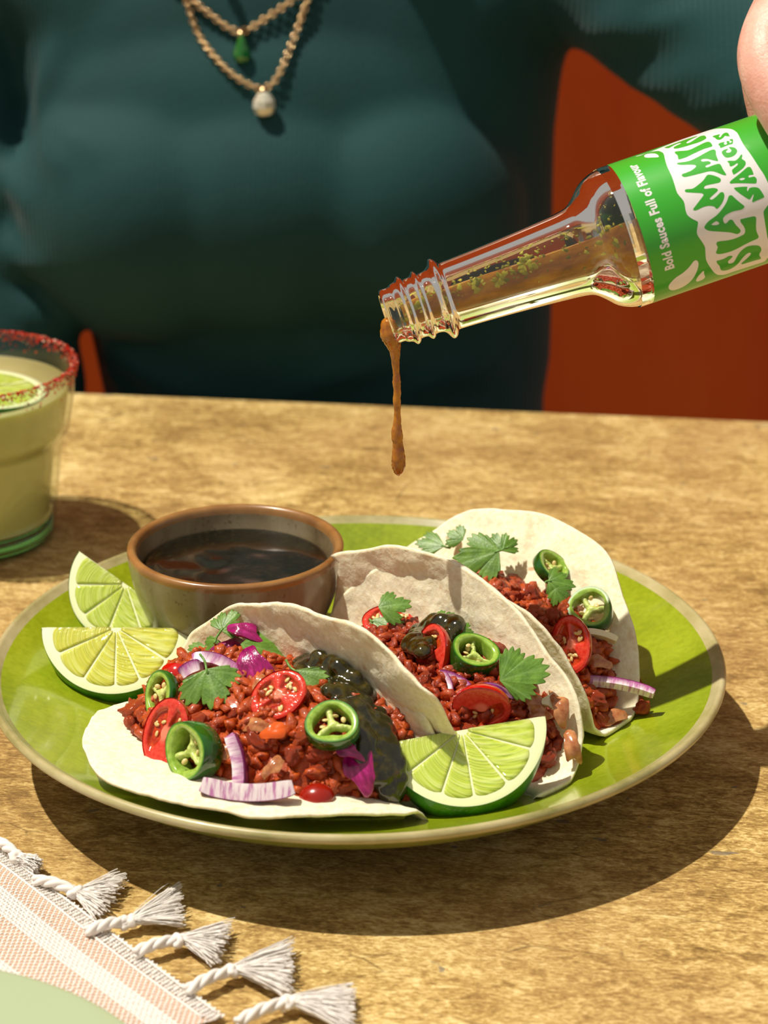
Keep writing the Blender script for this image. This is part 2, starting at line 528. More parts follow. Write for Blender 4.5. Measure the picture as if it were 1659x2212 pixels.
MLAB = {1: 'red-brown mince crumble spread over the front open taco', 2: 'red-brown mince crumble inside the middle upright taco', 3: 'red-brown mince crumble in the back taco with the tall open flap'}
MGRP = {1: 'mince crumbles of the front taco', 2: 'mince crumbles of the middle taco', 3: 'mince crumbles of the back taco'}
def rquat(r): return Matrix.Rotation(r.uniform(0, 6.28), 4, 'Z') @ Matrix.Rotation(r.uniform(0, 6.28), 4, 'X') @ Matrix.Rotation(r.uniform(0, 6.28), 4, 'Y')
def crumble(k, p, sc, r):
    o = bpy.data.objects.new('mince_crumble', crumb_meshes[r.randrange(len(crumb_meshes))]); COL.objects.link(o)
    o.matrix_world = Matrix.Translation(p) @ rquat(r) @ Matrix.Scale(sc, 4)
    tag(o, MLAB[k], 'mince', MGRP[k])
for k in (1, 2, 3):
    par = TACO[k]; HEAP[k] = dict(sec=section(par), fr=taco_frame(par))
    f = FILL[k]; r = random.Random(11 * k)
    NS_, NL = 90, 70; V, F = [], []
    for i in range(NS_ + 1):
        s = f['s0'] + (f['s1'] - f['s0']) * i / NS_
        for j in range(NL + 1):
            p = heap_point(k, s, j / NL)
            V.append(p + Vector((0, 0, .0022 * nz(p.x * 170, p.y * 170, p.z * 170 + k) + .0012 * nz(p.x * 420, p.y * 420, p.z * 420) - .0012)))
    for i in range(NS_):
        for j in range(NL):
            a = i * (NL + 1) + j; F.append((a, a + NL + 1, a + NL + 2, a + 1))
    g = Geo().add((V, F))
    bv_add(V, F)
    base_me = crumb_meshes[0]
    bm = bmesh.new(); bmesh.ops.create_icosphere(bm, subdivisions=2, radius=1)
    SV = [v.co.copy() for v in bm.verts]; SF = [tuple(v.index for v in q.verts) for q in bm.faces]; bm.free()
    for q in range(520):
        s = r.uniform(f['s0'] * .96, f['s1'] * .96); lam = r.uniform(.02, .98)
        p = heap_point(k, s, lam); sc = r.uniform(.0011, .0024); off = r.uniform(0, 90)
        M = Matrix.Translation(p) @ rquat(r)
        g.add(([M @ (Vector((c.x * 1.7, c.y * .9, c.z * .9)) * sc * (1 + .6 * noise.noise(c * 1.5 + Vector((off, 0, 0))) + .3 * noise.noise(c * 4 + Vector((0, off, 0))))) for c in SV], SF))
    o = obj('mince', g.mesh('mince'), MINCE)
    tag(o, 'small bits of red-brown mince packed under the crumbles of the ' + {1: 'front', 2: 'middle', 3: 'back'}[k] + ' taco', 'mince', None, 'stuff')
BVH = BVHTree.FromPolygons(BV_V, BV_P)
def hit(px, py):
    d = ray(px, py).normalized()
    h = BVH.ray_cast(CAM, d)
    if h[0] is None:
        p = on_z(px, py, .022); return p, Vector((0, 0, 1))
    n = h[1]
    if n.dot(d) > 0: n = -n
    return h[0], n
# ------------------------------------------------------------ toppings
DISC = []
def pixel(p):
    v = p - CAM; d = v.dot(CF)
    return IW / 2 + FPX * v.x / d, IH / 2 - FPX * v.dot(CU) / d
def put(px, py, lift, nrm, dirpx=(1, 0), roll=0, disc=46):
    p, n = hit(px, py); lift += .0022
    DISC.append((px, py, disc))
    d = ray(px, py).normalized()
    return frame(p - d * lift, facing(*nrm), CR * dirpx[0] - CU * dirpx[1], roll)
TSKIN = simple('tomato skin', lin(196, 16, 8), .12, .6, .7, .25, (.5, .08, .03), .003).m
def mat_tflesh():
    m = NT('cut tomato flesh')
    n = m.noise(m.coord(), 700, 4)
    c = m.ramp(n, [(.3, lin(206, 38, 26)), (.7, lin(228, 84, 62))])
    c = m.mix(m.attr('gel'), c, m.ramp(m.noise(m.coord(), 500, 3), [(.35, lin(170, 28, 10)), (.65, lin(206, 78, 22))]))
    c = m.mix(m.attr('core'), c, lin(240, 150, 120))
    m.col(c).set(Roughness=.16, Coat_Weight=.5, Coat_Roughness=.05, Subsurface_Weight=.35, Subsurface_Radius=(.5, .12, .06), Subsurface_Scale=.003)
    m.bump(m.noise(m.coord(), 900, 3), .35, .0006)
    return m.m
TFLESH = mat_tflesh()
SEED = simple('pale seed', lin(222, 196, 128), .35, .5, .2).m
def tomato_half(label, M, rx=.0100, ry=.0078, dep=.0078, lobes=2, seed=0, group='halved cherry tomatoes', rot=0, skinm=None):
    t = empty('cherry_tomato_half', label, 'tomato', M, group)
    NS, NR = 56, 18
    V, F = [], []
    for i in range(NR + 1):
        q = i / NR; e = PI / 2 * q
        for k in range(NS):
            a = 2 * PI * k / NS
            V.append((rx * math.cos(a) * math.cos(e) if i < NR else 0, ry * math.sin(a) * math.cos(e) if i < NR else 0, -dep * math.sin(e)))
    for i in range(NR):
        for k in range(NS):
            F.append((i * NS + k, i * NS + (k + 1) % NS, (i + 1) * NS + (k + 1) % NS, (i + 1) * NS + k)[::-1])
    obj('skin', clean(mesh('skin', V, F)), skinm or TSKIN, t)
    V, F, G, K = [], [], [], []
    NR = 30
    rr = random.Random(seed)
    th0 = [rot + 2 * PI * i / lobes + rr.uniform(-.2, .2) for i in range(lobes)]
    hw = {1: 1.6, 2: 1.12, 3: .74}[lobes]
    def pocket(q, a):
        g = 0
        for t0 in th0:
            da = abs((a - t0 + PI) % (2 * PI) - PI)
            g = max(g, sm(hw + .12, hw - .16, da) * sm(.16, .30, q) * sm(.80, .70, q + .03 * math.sin(5 * a)))
        return g
    for i in range(NR + 1):
        q = i / NR
        for k in range(NS):
            a = 2 * PI * k / NS; g = pocket(q, a)
            z = .0001 - .0014 * g * (1 - .45 * max(0, nz(q * 5 + seed, a * 2, 1))) - .0005 * sm(.9, 1, q)
            V.append((rx * .995 * q * math.cos(a), ry * .995 * q * math.sin(a), z)); G.append(g); K.append(.8 * sm(.34, .1, q))
    for i in range(NR):
        for k in range(NS):
            F.append((i * NS + k, (i + 1) * NS + k, (i + 1) * NS + (k + 1) % NS, i * NS + (k + 1) % NS))
    me = mesh('cut_face', V, F); setattr_color(me, 'gel', G); setattr_color(me, 'core', K)
    obj('cut_face', me, TFLESH, t)
    g = Geo()
    for t0 in th0:
        for q in range(5):
            a = t0 + rr.uniform(-hw, hw) * .7; u = rr.uniform(.36, .64)
            M2 = Matrix.Rotation(rr.uniform(0, 6.28), 3, 'Z')
            g.add(ball((rx * u * math.cos(a), ry * u * math.sin(a), -.0009), (.00105, .00062, .0004), 10, 6, M2))
    obj('seeds', g.mesh('seeds'), SEED, t)['kind'] = 'stuff'
    return t
JSKIN = NT('dark green jalapeno skin')
JSKIN.col(JSKIN.ramp(JSKIN.noise(JSKIN.coord(), 160, 3), [(.3, lin(16, 62, 10)), (.7, lin(40, 104, 24))])).set(Roughness=.14, Coat_Weight=.6, Coat_Roughness=.05)
JSKIN = JSKIN.m
JFLESH = NT('pale green jalapeno flesh')
JFLESH.col(JFLESH.mix(JFLESH.attr('edge'), JFLESH.ramp(JFLESH.noise(JFLESH.coord(), 500, 3), [(.3, lin(126, 164, 48)), (.7, lin(170, 200, 92))]), lin(52, 122, 26))).set(Roughness=.25, Coat_Weight=.3, Subsurface_Weight=.2, Subsurface_Radius=(.2, .4, .08), Subsurface_Scale=.003)
JFLESH = JFLESH.m
JPITH = NT('jalapeno pith'); JPITH.col(JPITH.ramp(JPITH.noise(JPITH.coord(), 600, 3), [(.35, lin(176, 198, 92)), (.65, lin(214, 222, 140))])).set(Roughness=.3, Subsurface_Weight=.2, Subsurface_Radius=(.3, .4, .1), Subsurface_Scale=.002)
JPITH.bump(JPITH.noise(JPITH.coord(), 900, 3), .6, .0006); JPITH = JPITH.m
def jalapeno(label, M, R=.0082, h=.0048, seed=0, spokes=3):
    t = empty('jalapeno_slice', label, 'jalapeno', M, 'jalapeno slices on the tacos')
    rr = random.Random(seed); NS = 64; p1, p2 = rr.uniform(0, 6), rr.uniform(0, 6)
    prof = lambda a: 1 + .045 * math.sin(2 * a + p1) + .03 * math.sin(3 * a + p2)
    inn = lambda a: .70 + .05 * math.cos(spokes * a + p1) + .02 * math.sin(5 * a)
    side = [(1.0 - .03, -.5), (1.0, -.42), (1.012, 0), (1.0, .42), (.97, .5)]
    V = [(R * prof(2 * PI * k / NS) * c * math.cos(2 * PI * k / NS), R * prof(2 * PI * k / NS) * c * math.sin(2 * PI * k / NS), z * h) for c, z in side for k in range(NS)]
    F = [(i * NS + k, i * NS + (k + 1) % NS, (i + 1) * NS + (k + 1) % NS, (i + 1) * NS + k) for i in range(4) for k in range(NS)]
    obj('skin', mesh('skin', V, F), JSKIN, t)
    V, F, E = [], [], []
    ringdef = [(.968, .5, 1), (.93, .5, .85), (.88, .5, 0), ('i', .49, 0), ('i', .40, 0), ('i', -.40, 0), ('i', -.49, 0), (.88, -.5, 0), (.93, -.5, .85), (.968, -.5, 1)]
    for c, z, e in ringdef:
        for k in range(NS):
            a = 2 * PI * k / NS
            q = inn(a) * (1.0 if abs(z) < .45 else 1.03) if c == 'i' else c
            V.append((R * prof(a) * q * math.cos(a), R * prof(a) * q * math.sin(a), z * h)); E.append(e)
    for i in range(len(ringdef) - 1):
        for k in range(NS):
            F.append((i * NS + k, (i + 1) * NS + k, (i + 1) * NS + (k + 1) % NS, i * NS + (k + 1) % NS)[::-1])
    me = mesh('flesh_ring', V, F); setattr_color(me, 'edge', E)
    obj('flesh_ring', me, JFLESH, t)
    g = Geo()
    g.add(ball((R * .05, 0, -h * .05), (R * .26, R * .2, h * .36), 12, 8))
    for q in range(spokes):
        a = q * 2 * PI / spokes + p1 + .4
        for u in (.22, .38, .54, .68):
            g.add(ball((R * u * math.cos(a) + rr.uniform(-.03, .03) * R, R * u * math.sin(a) + rr.uniform(-.03, .03) * R, -h * .05), (R * rr.uniform(.13, .19), R * rr.uniform(.1, .16), h * rr.uniform(.28, .38)), 10, 7))
    obj('pith', remesh(g.mesh('pith'), R * .05, 2, 'pith'), JPITH, t)
    g = Geo()
    for q in range(4):
        a = q * 2 * PI / spokes + p1 + .4 + rr.choice((-.6, .6)) ; u = rr.uniform(.3, .5)
        g.add(ball((R * u * math.cos(a), R * u * math.sin(a), h * rr.uniform(.05, .3)), (R * .13, R * .1, R * .05), 10, 6, Matrix.Rotation(rr.uniform(0, 3), 3, 'X') @ Matrix.Rotation(rr.uniform(0, 3), 3, 'Z')))
    obj('seeds', g.mesh('seeds'), SEED, t)['kind'] = 'stuff'
    return t
def mat_leaf():
    m = NT('coriander leaf')
    n = m.noise(m.coord(), 250, 4)
    c = m.ramp(n, [(.3, lin(70, 110, 28)), (.7, lin(108, 148, 50))])
    c = m.mix(m.math('MULTIPLY', m.attr('vein'), .55), c, lin(136, 172, 96))
    m.col(c).set(Roughness=.42, Subsurface_Weight=.12, Subsurface_Radius=(.2, .4, .05), Subsurface_Scale=.002)
    m.bump(m.math('SUBTRACT', m.noise(m.coord(), 1200, 3), m.math('MULTIPLY', m.attr('vein'), .4)), .3, .0004)
    return m.m
LEAF = mat_leaf()
STEM = simple('coriander stem', lin(104, 150, 64), .4).m
def leaf(label, M, L=.016, lobes=3, spread=1.75, notch=.34, teeth=5, seed=0, curl=.25, tip=.25, stem=.4):
    M = Matrix.Translation(-ray(*pixel(M.translation)).normalized() * .0045) @ M
    t = empty('coriander_leaf', label, 'coriander', M, 'coriander leaves on the tacos')
    DISC.append((*pixel(M @ Vector((L * .5, 0, 0))), L * 3600))
    rr = random.Random(seed); NS, NR = 168, 22
    def rad(u):                    # u in -1..1 across the fan
        x = (u + 1) / 2 * lobes; f = x - math.floor(min(x, lobes - 1e-6)); li = int(min(x, lobes - 1e-6))
        lob = 1 - notch * (abs(2 * f - 1) ** 2.6)
        tt = (f * teeth) % 1
        tooth = 1 - .15 * abs(2 * tt - 1) ** 1.2
        mid = 1 + tip * (1 - abs(u)) ** 1.5
        edge = 1 - .30 * abs(u) ** 3
        return L * .72 * lob * tooth * mid * edge * (1 + .10 * math.sin(li * 2.4 + seed))
    V, F, A = [], [], []
    ph = rr.uniform(0, 6)
    for i in range(NR + 1):
        q = i / NR
        for k in range(NS + 1):
            u = -1 + 2 * k / NS; a = u * spread; r = rad(u) * q
            x, y = r * math.cos(a) + .08 * L * q, r * math.sin(a)
            z = -curl * (x * x * .6 + y * y) / L + .035 * L * q * q * math.sin(a * 3.1 + ph) + .008 * L * q * math.sin(a * 9 + ph * 2)
            xx = (u + 1) / 2 * lobes; f = xx - int(min(xx, lobes - 1e-6))
            v = sm(.055, .0, abs(f - .5) * q)
            for sv in (.28, .42, .58, .72):
                v = max(v, .6 * sm(.03, 0, abs(f - (.5 + (sv - .5) * max(0, (q - .25)) * 1.5))) * sm(.25, .4, q))
            V.append((x, y, z)); A.append(v * .75)
    for i in range(NR):
        for k in range(NS):
            a = i * (NS + 1) + k; F.append((a, a + NS + 1, a + NS + 2, a + 1))
    me = mesh('blade', V, F); setattr_color(me, 'vein', A)
    o = obj('blade', me, LEAF, t)
    so = o.modifiers.new('thickness', 'SOLIDIFY'); so.thickness = .00028; so.offset = 0
    if stem:
        pts = [(-stem * L * q / 6, .05 * L * math.sin(q * .5 + ph) * q / 6, -.03 * L * q / 6 * (q % 3)) for q in range(7)][::-1] + [(.1 * L, 0, .0001)]
        obj('stem', Geo().add(tube(pts, .00042, 7)).mesh('stem'), STEM, t)
    return t
OFLESH = NT('red onion flesh')
OFLESH.col(OFLESH.mix(OFLESH.attr('purple'), OFLESH.ramp(OFLESH.noise(OFLESH.coord((6, 1, 1)), 160, 3), [(.36, lin(196, 132, 178)), (.52, lin(240, 226, 232)), (.7, lin(250, 244, 244))]), OFLESH.ramp(OFLESH.noise(OFLESH.coord(), 300, 3), [(.35, lin(128, 40, 104)), (.65, lin(172, 84, 150))]))).set(Roughness=.22, Coat_Weight=.3, Subsurface_Weight=.3, Subsurface_Radius=(.4, .25, .35), Subsurface_Scale=.002)
OFLESH = OFLESH.m
OSKIN = simple('purple onion skin layer', lin(112, 22, 82), .22, .5, .4).m
def onion(label, M, L=.02, wdt=.0045, thk=.0028, arc=.9, purple=.3, seed=0, group='red onion strips on the tacos', name='red_onion_strip', mats=(None, None), cat='onion'):
    """curved strip, length along X, width along Z, bowed in Y"""
    t = empty(name, label, cat, M, group); Rr = L / arc; N = 28
    V, F, P = [], [], []; S_, SF = [], []
    for i in range(N + 1):
        a = -arc / 2 + arc * i / N; k = 1 - .22 * abs(2 * i / N - 1) ** 8
        for j, (dr, dz) in enumerate([(-.5, -.5), (-.5, -.17), (-.5, .17), (-.5, .5), (.5, .5), (.5, .17), (.5, -.17), (.5, -.5)]):
            r = Rr + dr * thk * k; z = dz * wdt * k + .0006 * math.sin(a * 4 + seed)
            V.append((r * math.sin(a), r * math.cos(a) - Rr, z)); P.append((dr + .5) * purple * 2 + .18 * (.5 + .5 * math.sin(i * 2.1 + seed)) * purple)
        for dz in (-.5, 0, .5):
            r = Rr + (.5 * k) * thk + .00018
            S_.append((r * math.sin(a), r * math.cos(a) - Rr, dz * wdt * k + .0006 * math.sin(a * 4 + seed)))
    for i in range(N):
        for j in range(8):
            F.append((i * 8 + j, i * 8 + (j + 1) % 8, (i + 1) * 8 + (j + 1) % 8, (i + 1) * 8 + j))
        for j in range(2):
            SF.append((i * 3 + j, i * 3 + j + 1, i * 3 + j + 4, i * 3 + j + 3))
    F.append(tuple(range(8))[::-1]); F.append(tuple(N * 8 + j for j in range(8)))
    me = clean(mesh('flesh', V, F, False)); 
    setattr_color(me, 'purple', P if len(P) == len(me.vertices) else [purple] * len(me.vertices))
    obj('flesh', me, mats[0] or OFLESH, t)
    if purple > .1:
        o = obj('outer_layer', mesh('outer_layer', S_, SF), mats[1] or OSKIN, t)
        so = o.modifiers.new('thickness', 'SOLIDIFY'); so.thickness = .0003
    return t
CAB = NT('pickled red cabbage')
CAB.col(CAB.ramp(CAB.noise(CAB.coord((1, 3, 1)), 220, 4), [(.3, lin(108, 6, 62)), (.55, lin(160, 16, 104)), (.75, lin(196, 60, 146))])).set(Roughness=.16, Coat_Weight=.6, Coat_Roughness=.06, Subsurface_Weight=.2, Subsurface_Radius=(.4, .1, .3), Subsurface_Scale=.002)
CAB.bump(CAB.noise(CAB.coord((1, 3, 1)), 500, 3), .4, .0006); CAB = CAB.m
CAB2 = NT('purple cabbage'); CAB2.col(CAB2.ramp(CAB2.noise(CAB2.coord((1, 3, 1)), 220, 4), [(.3, lin(78, 14, 84)), (.7, lin(150, 60, 150))])).set(Roughness=.16, Coat_Weight=.6, Coat_Roughness=.06); CAB2 = CAB2.m
def cabbage(label, M, rx=.005, ry=.003, seed=0, bow=.3, mat=None, thk=.0011, name='red_cabbage_piece', cat='cabbage', group='red cabbage pieces on the tacos'):
    rr = random.Random(seed); NS, NR = 40, 10; n = rr.choice((4, 5, 5)); ph = rr.uniform(0, 6)
    V, F = [], []
    for i in range(NR + 1):
        q = i / NR
        for k in range(NS):
            a = 2 * PI * k / NS
            r = q / (max(abs(math.cos(((a + ph) % (2 * PI / n)) - PI / n)), .5)) * (.86 + .14 * math.sin(3 * a + ph))
            x, y = rx * r * math.cos(a), ry * r * math.sin(a)
            z = -bow * (x * x / rx + .4 * y * y / ry) + .12 * rx * nz(x / rx * 1.3 + seed, y / ry * 1.3, 3)
            V.append((x, y, z))
    for i in range(NR):
        for k in range(NS):
            F.append((i * NS + k, (i + 1) * NS + k, (i + 1) * NS + (k + 1) % NS, i * NS + (k + 1) % NS))
    o = obj(name, clean(mesh(name, V, F)), mat or CAB, None, M)
    so = o.modifiers.new('thickness', 'SOLIDIFY'); so.thickness = thk; so.offset = 0
    b = o.modifiers.new('round', 'BEVEL'); b.width = .0003; b.segments = 2; b.limit_method = 'ANGLE'
    return tag(o, label, cat, group)
COOK = NT('soft fried onion'); COOK.col(COOK.ramp(COOK.noise(COOK.coord(), 300, 3), [(.3, lin(150, 74, 34)), (.7, lin(206, 146, 96))])).set(Roughness=.2, Coat_Weight=.5, Subsurface_Weight=.3, Subsurface_Radius=(.5, .25, .1), Subsurface_Scale=.003); COOK = COOK.m
WON = simple('white onion', lin(236, 224, 190), .25, .5, .3, .4, (.5, .4, .3), .003).m
PEP = simple('orange cooked pepper', lin(222, 92, 20), .2, .5, .4, .2).m

# front taco
tomato_half('halved cherry tomato with seedy cut face beside a thick jalapeno slice, front taco', put(356, 1584, .006, (-.50, .12, .86), (42, -125)), .0118, .0086, .0085, 2, 1, rot=1.57)
tomato_half('halved cherry tomato with pale pink core touching the dark sauce, front taco', put(600, 1500, .0065, (-.28, .42, .86), (110, -62)), .0098, .0080, .0085, 3, 2)
tomato_half('small red tomato piece tucked behind the thin jalapeno ring', put(384, 1456, .002, (.2, .5, -.6), (1, -.4)), .0062, .0050, .006, 2, 3)
tomato_half('glossy cooked tomato piece at the tip of the mince on the front taco', put(684, 1722, -.002, (.1, -.7, -.6), (1, 0)), .0056, .0046, .0042, 2, 4, skinm=simple('cooked tomato skin', lin(150, 24, 5), .25, .5, .4).m)
jalapeno('thin jalapeno ring standing on edge above the halved tomato', put(349, 1502, .006, (-.78, .18, .60), (0, -1)), .0082, .0034, 1, 3)
jalapeno('thick jalapeno slice leaning against the halved tomato on the front taco', put(418, 1622, .006, (-.70, .06, .71), (0, -1)), .0096, .0078, 2, 3)
jalapeno('jalapeno ring lying beside the dark sauce stripe on the front taco', put(718, 1568, .006, (-.05, .60, .80), (1, 0)), .0083, .0056, 3, 3)
leaf('flat fan-shaped coriander leaf lying over the mince of the front taco', put(446, 1446, .0075, (-.08, .42, .9), (28, 80)), .0172, 3, 1.75, .30, 5, 1, .18, .1, .35)
leaf('pointed coriander leaf resting on magenta cabbage in the front taco', put(520, 1392, .0085, (.12, .68, .72), (100, 14)), .0180, 3, 1.2, .18, 4, 2, .3, .35, 0)
leaf('small coriander sprig at the top end of the front taco', put(478, 1362, .006, (-.2, .4, .9), (22, -40)), .0100, 5, 1.9, .3, 3, 3, .4, .1, .5)
leaf('dark curled coriander leaf below the sprig at the front taco top', put(470, 1382, .004, (-.3, .3, .9), (-20, 30)), .0080, 3, 1.8, .3, 4, 4, .5, .1, 0)
leaf('coriander leaf hanging over the back end of the front taco', put(452, 1402, .004, (-.3, .5, .8), (-70, 28)), .0125, 3, 1.3, .25, 4, 5, .3, .2, .2)
leaf('coriander leaf half buried under the dark sauce on the front taco', put(636, 1448, .006, (-.1, .5, .85), (55, 60)), .0165, 3, 1.1, .2, 4, 6, .2, .3, .3)
onion('purple-edged onion chunk beside the fan-shaped coriander leaf', put(415, 1448, .005, (-.3, .3, .9), (60, -25)), .0075, .0050, .0042, .5, .5, 1)
onion('curved purple onion strip behind the fan-shaped coriander leaf', put(470, 1430, .005, (0, .55, .83), (95, 40)), .0170, .0030, .0040, 1.0, .45, 2)
onion('white and lilac onion sliver standing upright in the mince', put(517, 1645, .0055, (-.35, .25, .9), (28, 104)), .0175, .0036, .0040, .75, .35, 3)
onion('lilac onion strip lying along the front edge of the tortilla', put(534, 1712, .0045, (0, .15, 1), (-175, -6)), .0290, .0038, .0054, .62, .11, 4)
cabbage('small magenta cabbage strip under the coriander sprig', put(528, 1362, .005, (.0, .6, .8), (60, 30)), .0062, .0030, 1)
cabbage('folded magenta cabbage piece beside the onion strip', put(493, 1402, .006, (-.2, .5, .85), (60, -20)), .0062, .0042, 2)
cabbage('triangular magenta cabbage piece above the pink-cored tomato', put(548, 1446, .006, (-.2, .3, .9), (30, 80)), .0088, .0054, 3)
cabbage('magenta cabbage shred under the jalapeno ring by the sauce', put(752, 1622, .005, (.1, .5, .85), (50, 20)), .0046, .0022, 4)
cabbage('large wet magenta cabbage piece at the edge of the dark sauce', put(778, 1660, .005, (-.1, .3, .95), (30, 80)), .0080, .0052, 5)
cabbage('small orange pepper bit in the mince of the front taco', put(592, 1580, .004, (-.1, .4, .9), (50, -20)), .0042, .0024, 6, .3, PEP, .002, 'cooked_pepper_piece', 'pepper', 'cooked vegetable bits in the mince')
for q, (px, py, dx, dy) in enumerate(((562, 1478, 30, -40), (558, 1568, 40, 10), (485, 1625, 60, 6), (590, 1655, 40, -40))):
    cabbage('soft fried onion bit among the mince of the front taco', put(px, py, .004, (-.1, .4, .9), (dx, dy)), .0042, .0022, 20 + q, .5, COOK, .0012, 'fried_onion_piece', 'onion', 'fried onion bits of the front taco')
# middle taco
tomato_half('tomato half with coriander on top at the far end of the middle taco', put(842, 1338, .005, (-.1, .72, .68), (110, 15)), .0100, .0075, .0075, 2, 5)
tomato_half('tomato half coated in dark sauce in the middle taco', put(928, 1412, .007, (-.80, .12, .58), (20, -100)), .0104, .0084, .0072, 2, 6)
tomato_half('glossy hollow tomato end above the lime wedge in the middle taco', put(1040, 1530, .005, (-.15, -.50, .85), (1, -.1)), .0098, .0082, .0080, 1, 7, rot=-1.2)
jalapeno('chunky jalapeno slice between tomato and coriander in the middle taco', put(1022, 1420, .006, (.22, .70, .66), (1, .3)), .0080, .0080, 4, 3)
leaf('coriander sprig on the far tomato of the middle taco', put(818, 1312, .0095, (-.1, .5, .85), (70, -12)), .0118, 3, 1.5, .35, 4, 7, .3, .3, 0)
leaf('dark coriander leaf leaning out of the middle taco over its front edge', put(800, 1340, .006, (-.35, .45, .8), (62, 52)), .0150, 3, 1.1, .2, 4, 8, .3, .4, .1)
leaf('frilly coriander sprig behind the sauced tomato', put(945, 1345, .006, (-.1, .55, .8), (55, -8)), .0100, 5, 1.7, .3, 3, 9, .5, .1, .2)
leaf('frilly coriander tip above the chunky jalapeno slice', put(985, 1362, .007, (.0, .4, .9), (30, 22)), .0085, 5, 1.7, .3, 3, 10, .5, .1, .2)
leaf('broad serrated coriander leaf hanging over the right end of the middle taco', put(1080, 1470, .0095, (.08, .38, .92), (74, -28)), .0185, 3, 1.45, .20, 5, 11, .15, .15, 0)
cabbage('curved purple cabbage piece between tomato and serrated leaf', put(1052, 1490, .005, (-.05, .75, .65), (100, 18)), .0090, .0042, 7, .7, CAB2, .0014)
onion('thin purple onion shred under the jalapeno of the middle taco', put(985, 1462, .004, (0, .4, .9), (45, 25)), .0110, .0016, .0018, .8, .6, 5)
onion('thin lilac onion shred dropping beside the hollow tomato', put(972, 1478, .004, (-.2, .3, .9), (15, 45)), .0090, .0015, .0016, .8, .5, 6)
cabbage('white onion cube beside the serrated coriander leaf', put(1187, 1516, .005, (.0, .4, .9), (30, 8)), .0026, .0022, 9, .1, WON, .0022, 'white_onion_cube', 'onion', 'cooked vegetable bits in the mince')
for q, (px, py, dx, dy, rx) in enumerate(((1150, 1512, 40, 40, .0062), (1210, 1530, 10, 60, .0060), (1236, 1610, 10, 60, .0056), (1165, 1540, 60, 20, .004))):
    cabbage('soft fried onion bit at the open end of the middle taco', put(px, py, .005, (.1, .35, .9), (dx, dy)), rx, .0026, 30 + q, .5, COOK, .0012, 'fried_onion_piece', 'onion', 'fried onion bits of the middle taco')
# back taco
tomato_half('seedy tomato half at the right end of the back taco', put(1232, 1392, .006, (-.55, .12, .83), (22, 100)), .0102, .0076, .0080, 3, 8)
jalapeno('jalapeno ring lying above the seedy tomato in the back taco', put(1276, 1318, .006, (-.22, .52, .83), (1, 0)), .0082, .0056, 5, 3)
jalapeno('jalapeno slice half hidden behind frilly coriander in the back taco', put(1190, 1226, .004, (.55, .62, .55), (50, 40)), .0072, .0040, 6, 3)
leaf('broad flat coriander leaf over the mince of the back taco', put(1078, 1190, .009, (-.05, .40, .92), (-78, 26)), .0185, 3, 1.6, .28, 5, 12, .2, .15, .2)
leaf('frilly coriander leaf against the tall back flap', put(1085, 1190, .006, (.0, .3, .95), (8, -38)), .0095, 5, 1.8, .3, 3, 13, .5, .1, 0)
leaf('coriander leaf slipping over the front edge of the back taco', put(960, 1180, .006, (-.2, .5, .85), (-62, -22)), .0120, 3, 1.0, .2, 4, 14, .2, .4, .2)
leaf('dark coriander leaf behind the broad one at the far end', put(1000, 1166, .005, (-.1, .4, .9), (-30, -22)), .0085, 3, 1.5, .3, 4, 15, .3, .2, 0)
leaf('frilly coriander sprig in the middle of the back taco', put(1185, 1255, .008, (-.1, .45, .9), (42, 8)), .0105, 5, 1.9, .32, 3, 16, .5, .1, .1)
leaf('frilly coriander tip hanging from the sprig in the back taco', put(1200, 1272, .009, (-.1, .35, .9), (14, 26)), .0075, 5, 1.8, .3, 3, 17, .5, .1, 0)
onion('long lilac onion strip reaching out of the back taco over the plate', put(1330, 1478, .009, (.05, .75, .65), (160, 52)), .0275, .0028, .0030, .55, .5, 7)
onion('pale fried onion strip below the jalapeno ring of the back taco', put(1296, 1372, .006, (.0, .4, .9), (75, 20)), .0125, .0040, .0022, .5, .05, 8, 'fried onion bits of the back taco', 'fried_onion_strip', (WON, WON))
cabbage('white onion bit among the mince at the far end of the back taco', put(975, 1158, .005, (-.1, .4, .9), (-12, 40)), .0034, .0016, 11, .3, WON, .0014, 'white_onion_bit', 'onion', 'cooked vegetable bits in the mince')
for q, (px, py, dx, dy) in enumerate(((1330, 1548, 60, -30), (1295, 1430, 50, 10))):
    cabbage('soft fried onion bit in the spilling mince of the back taco', put(px, py, .005, (.1, .35, .9), (dx, dy)), .0048, .0024, 40 + q, .4, COOK, .0012, 'fried_onion_piece', 'onion', 'fried onion bits of the back taco')

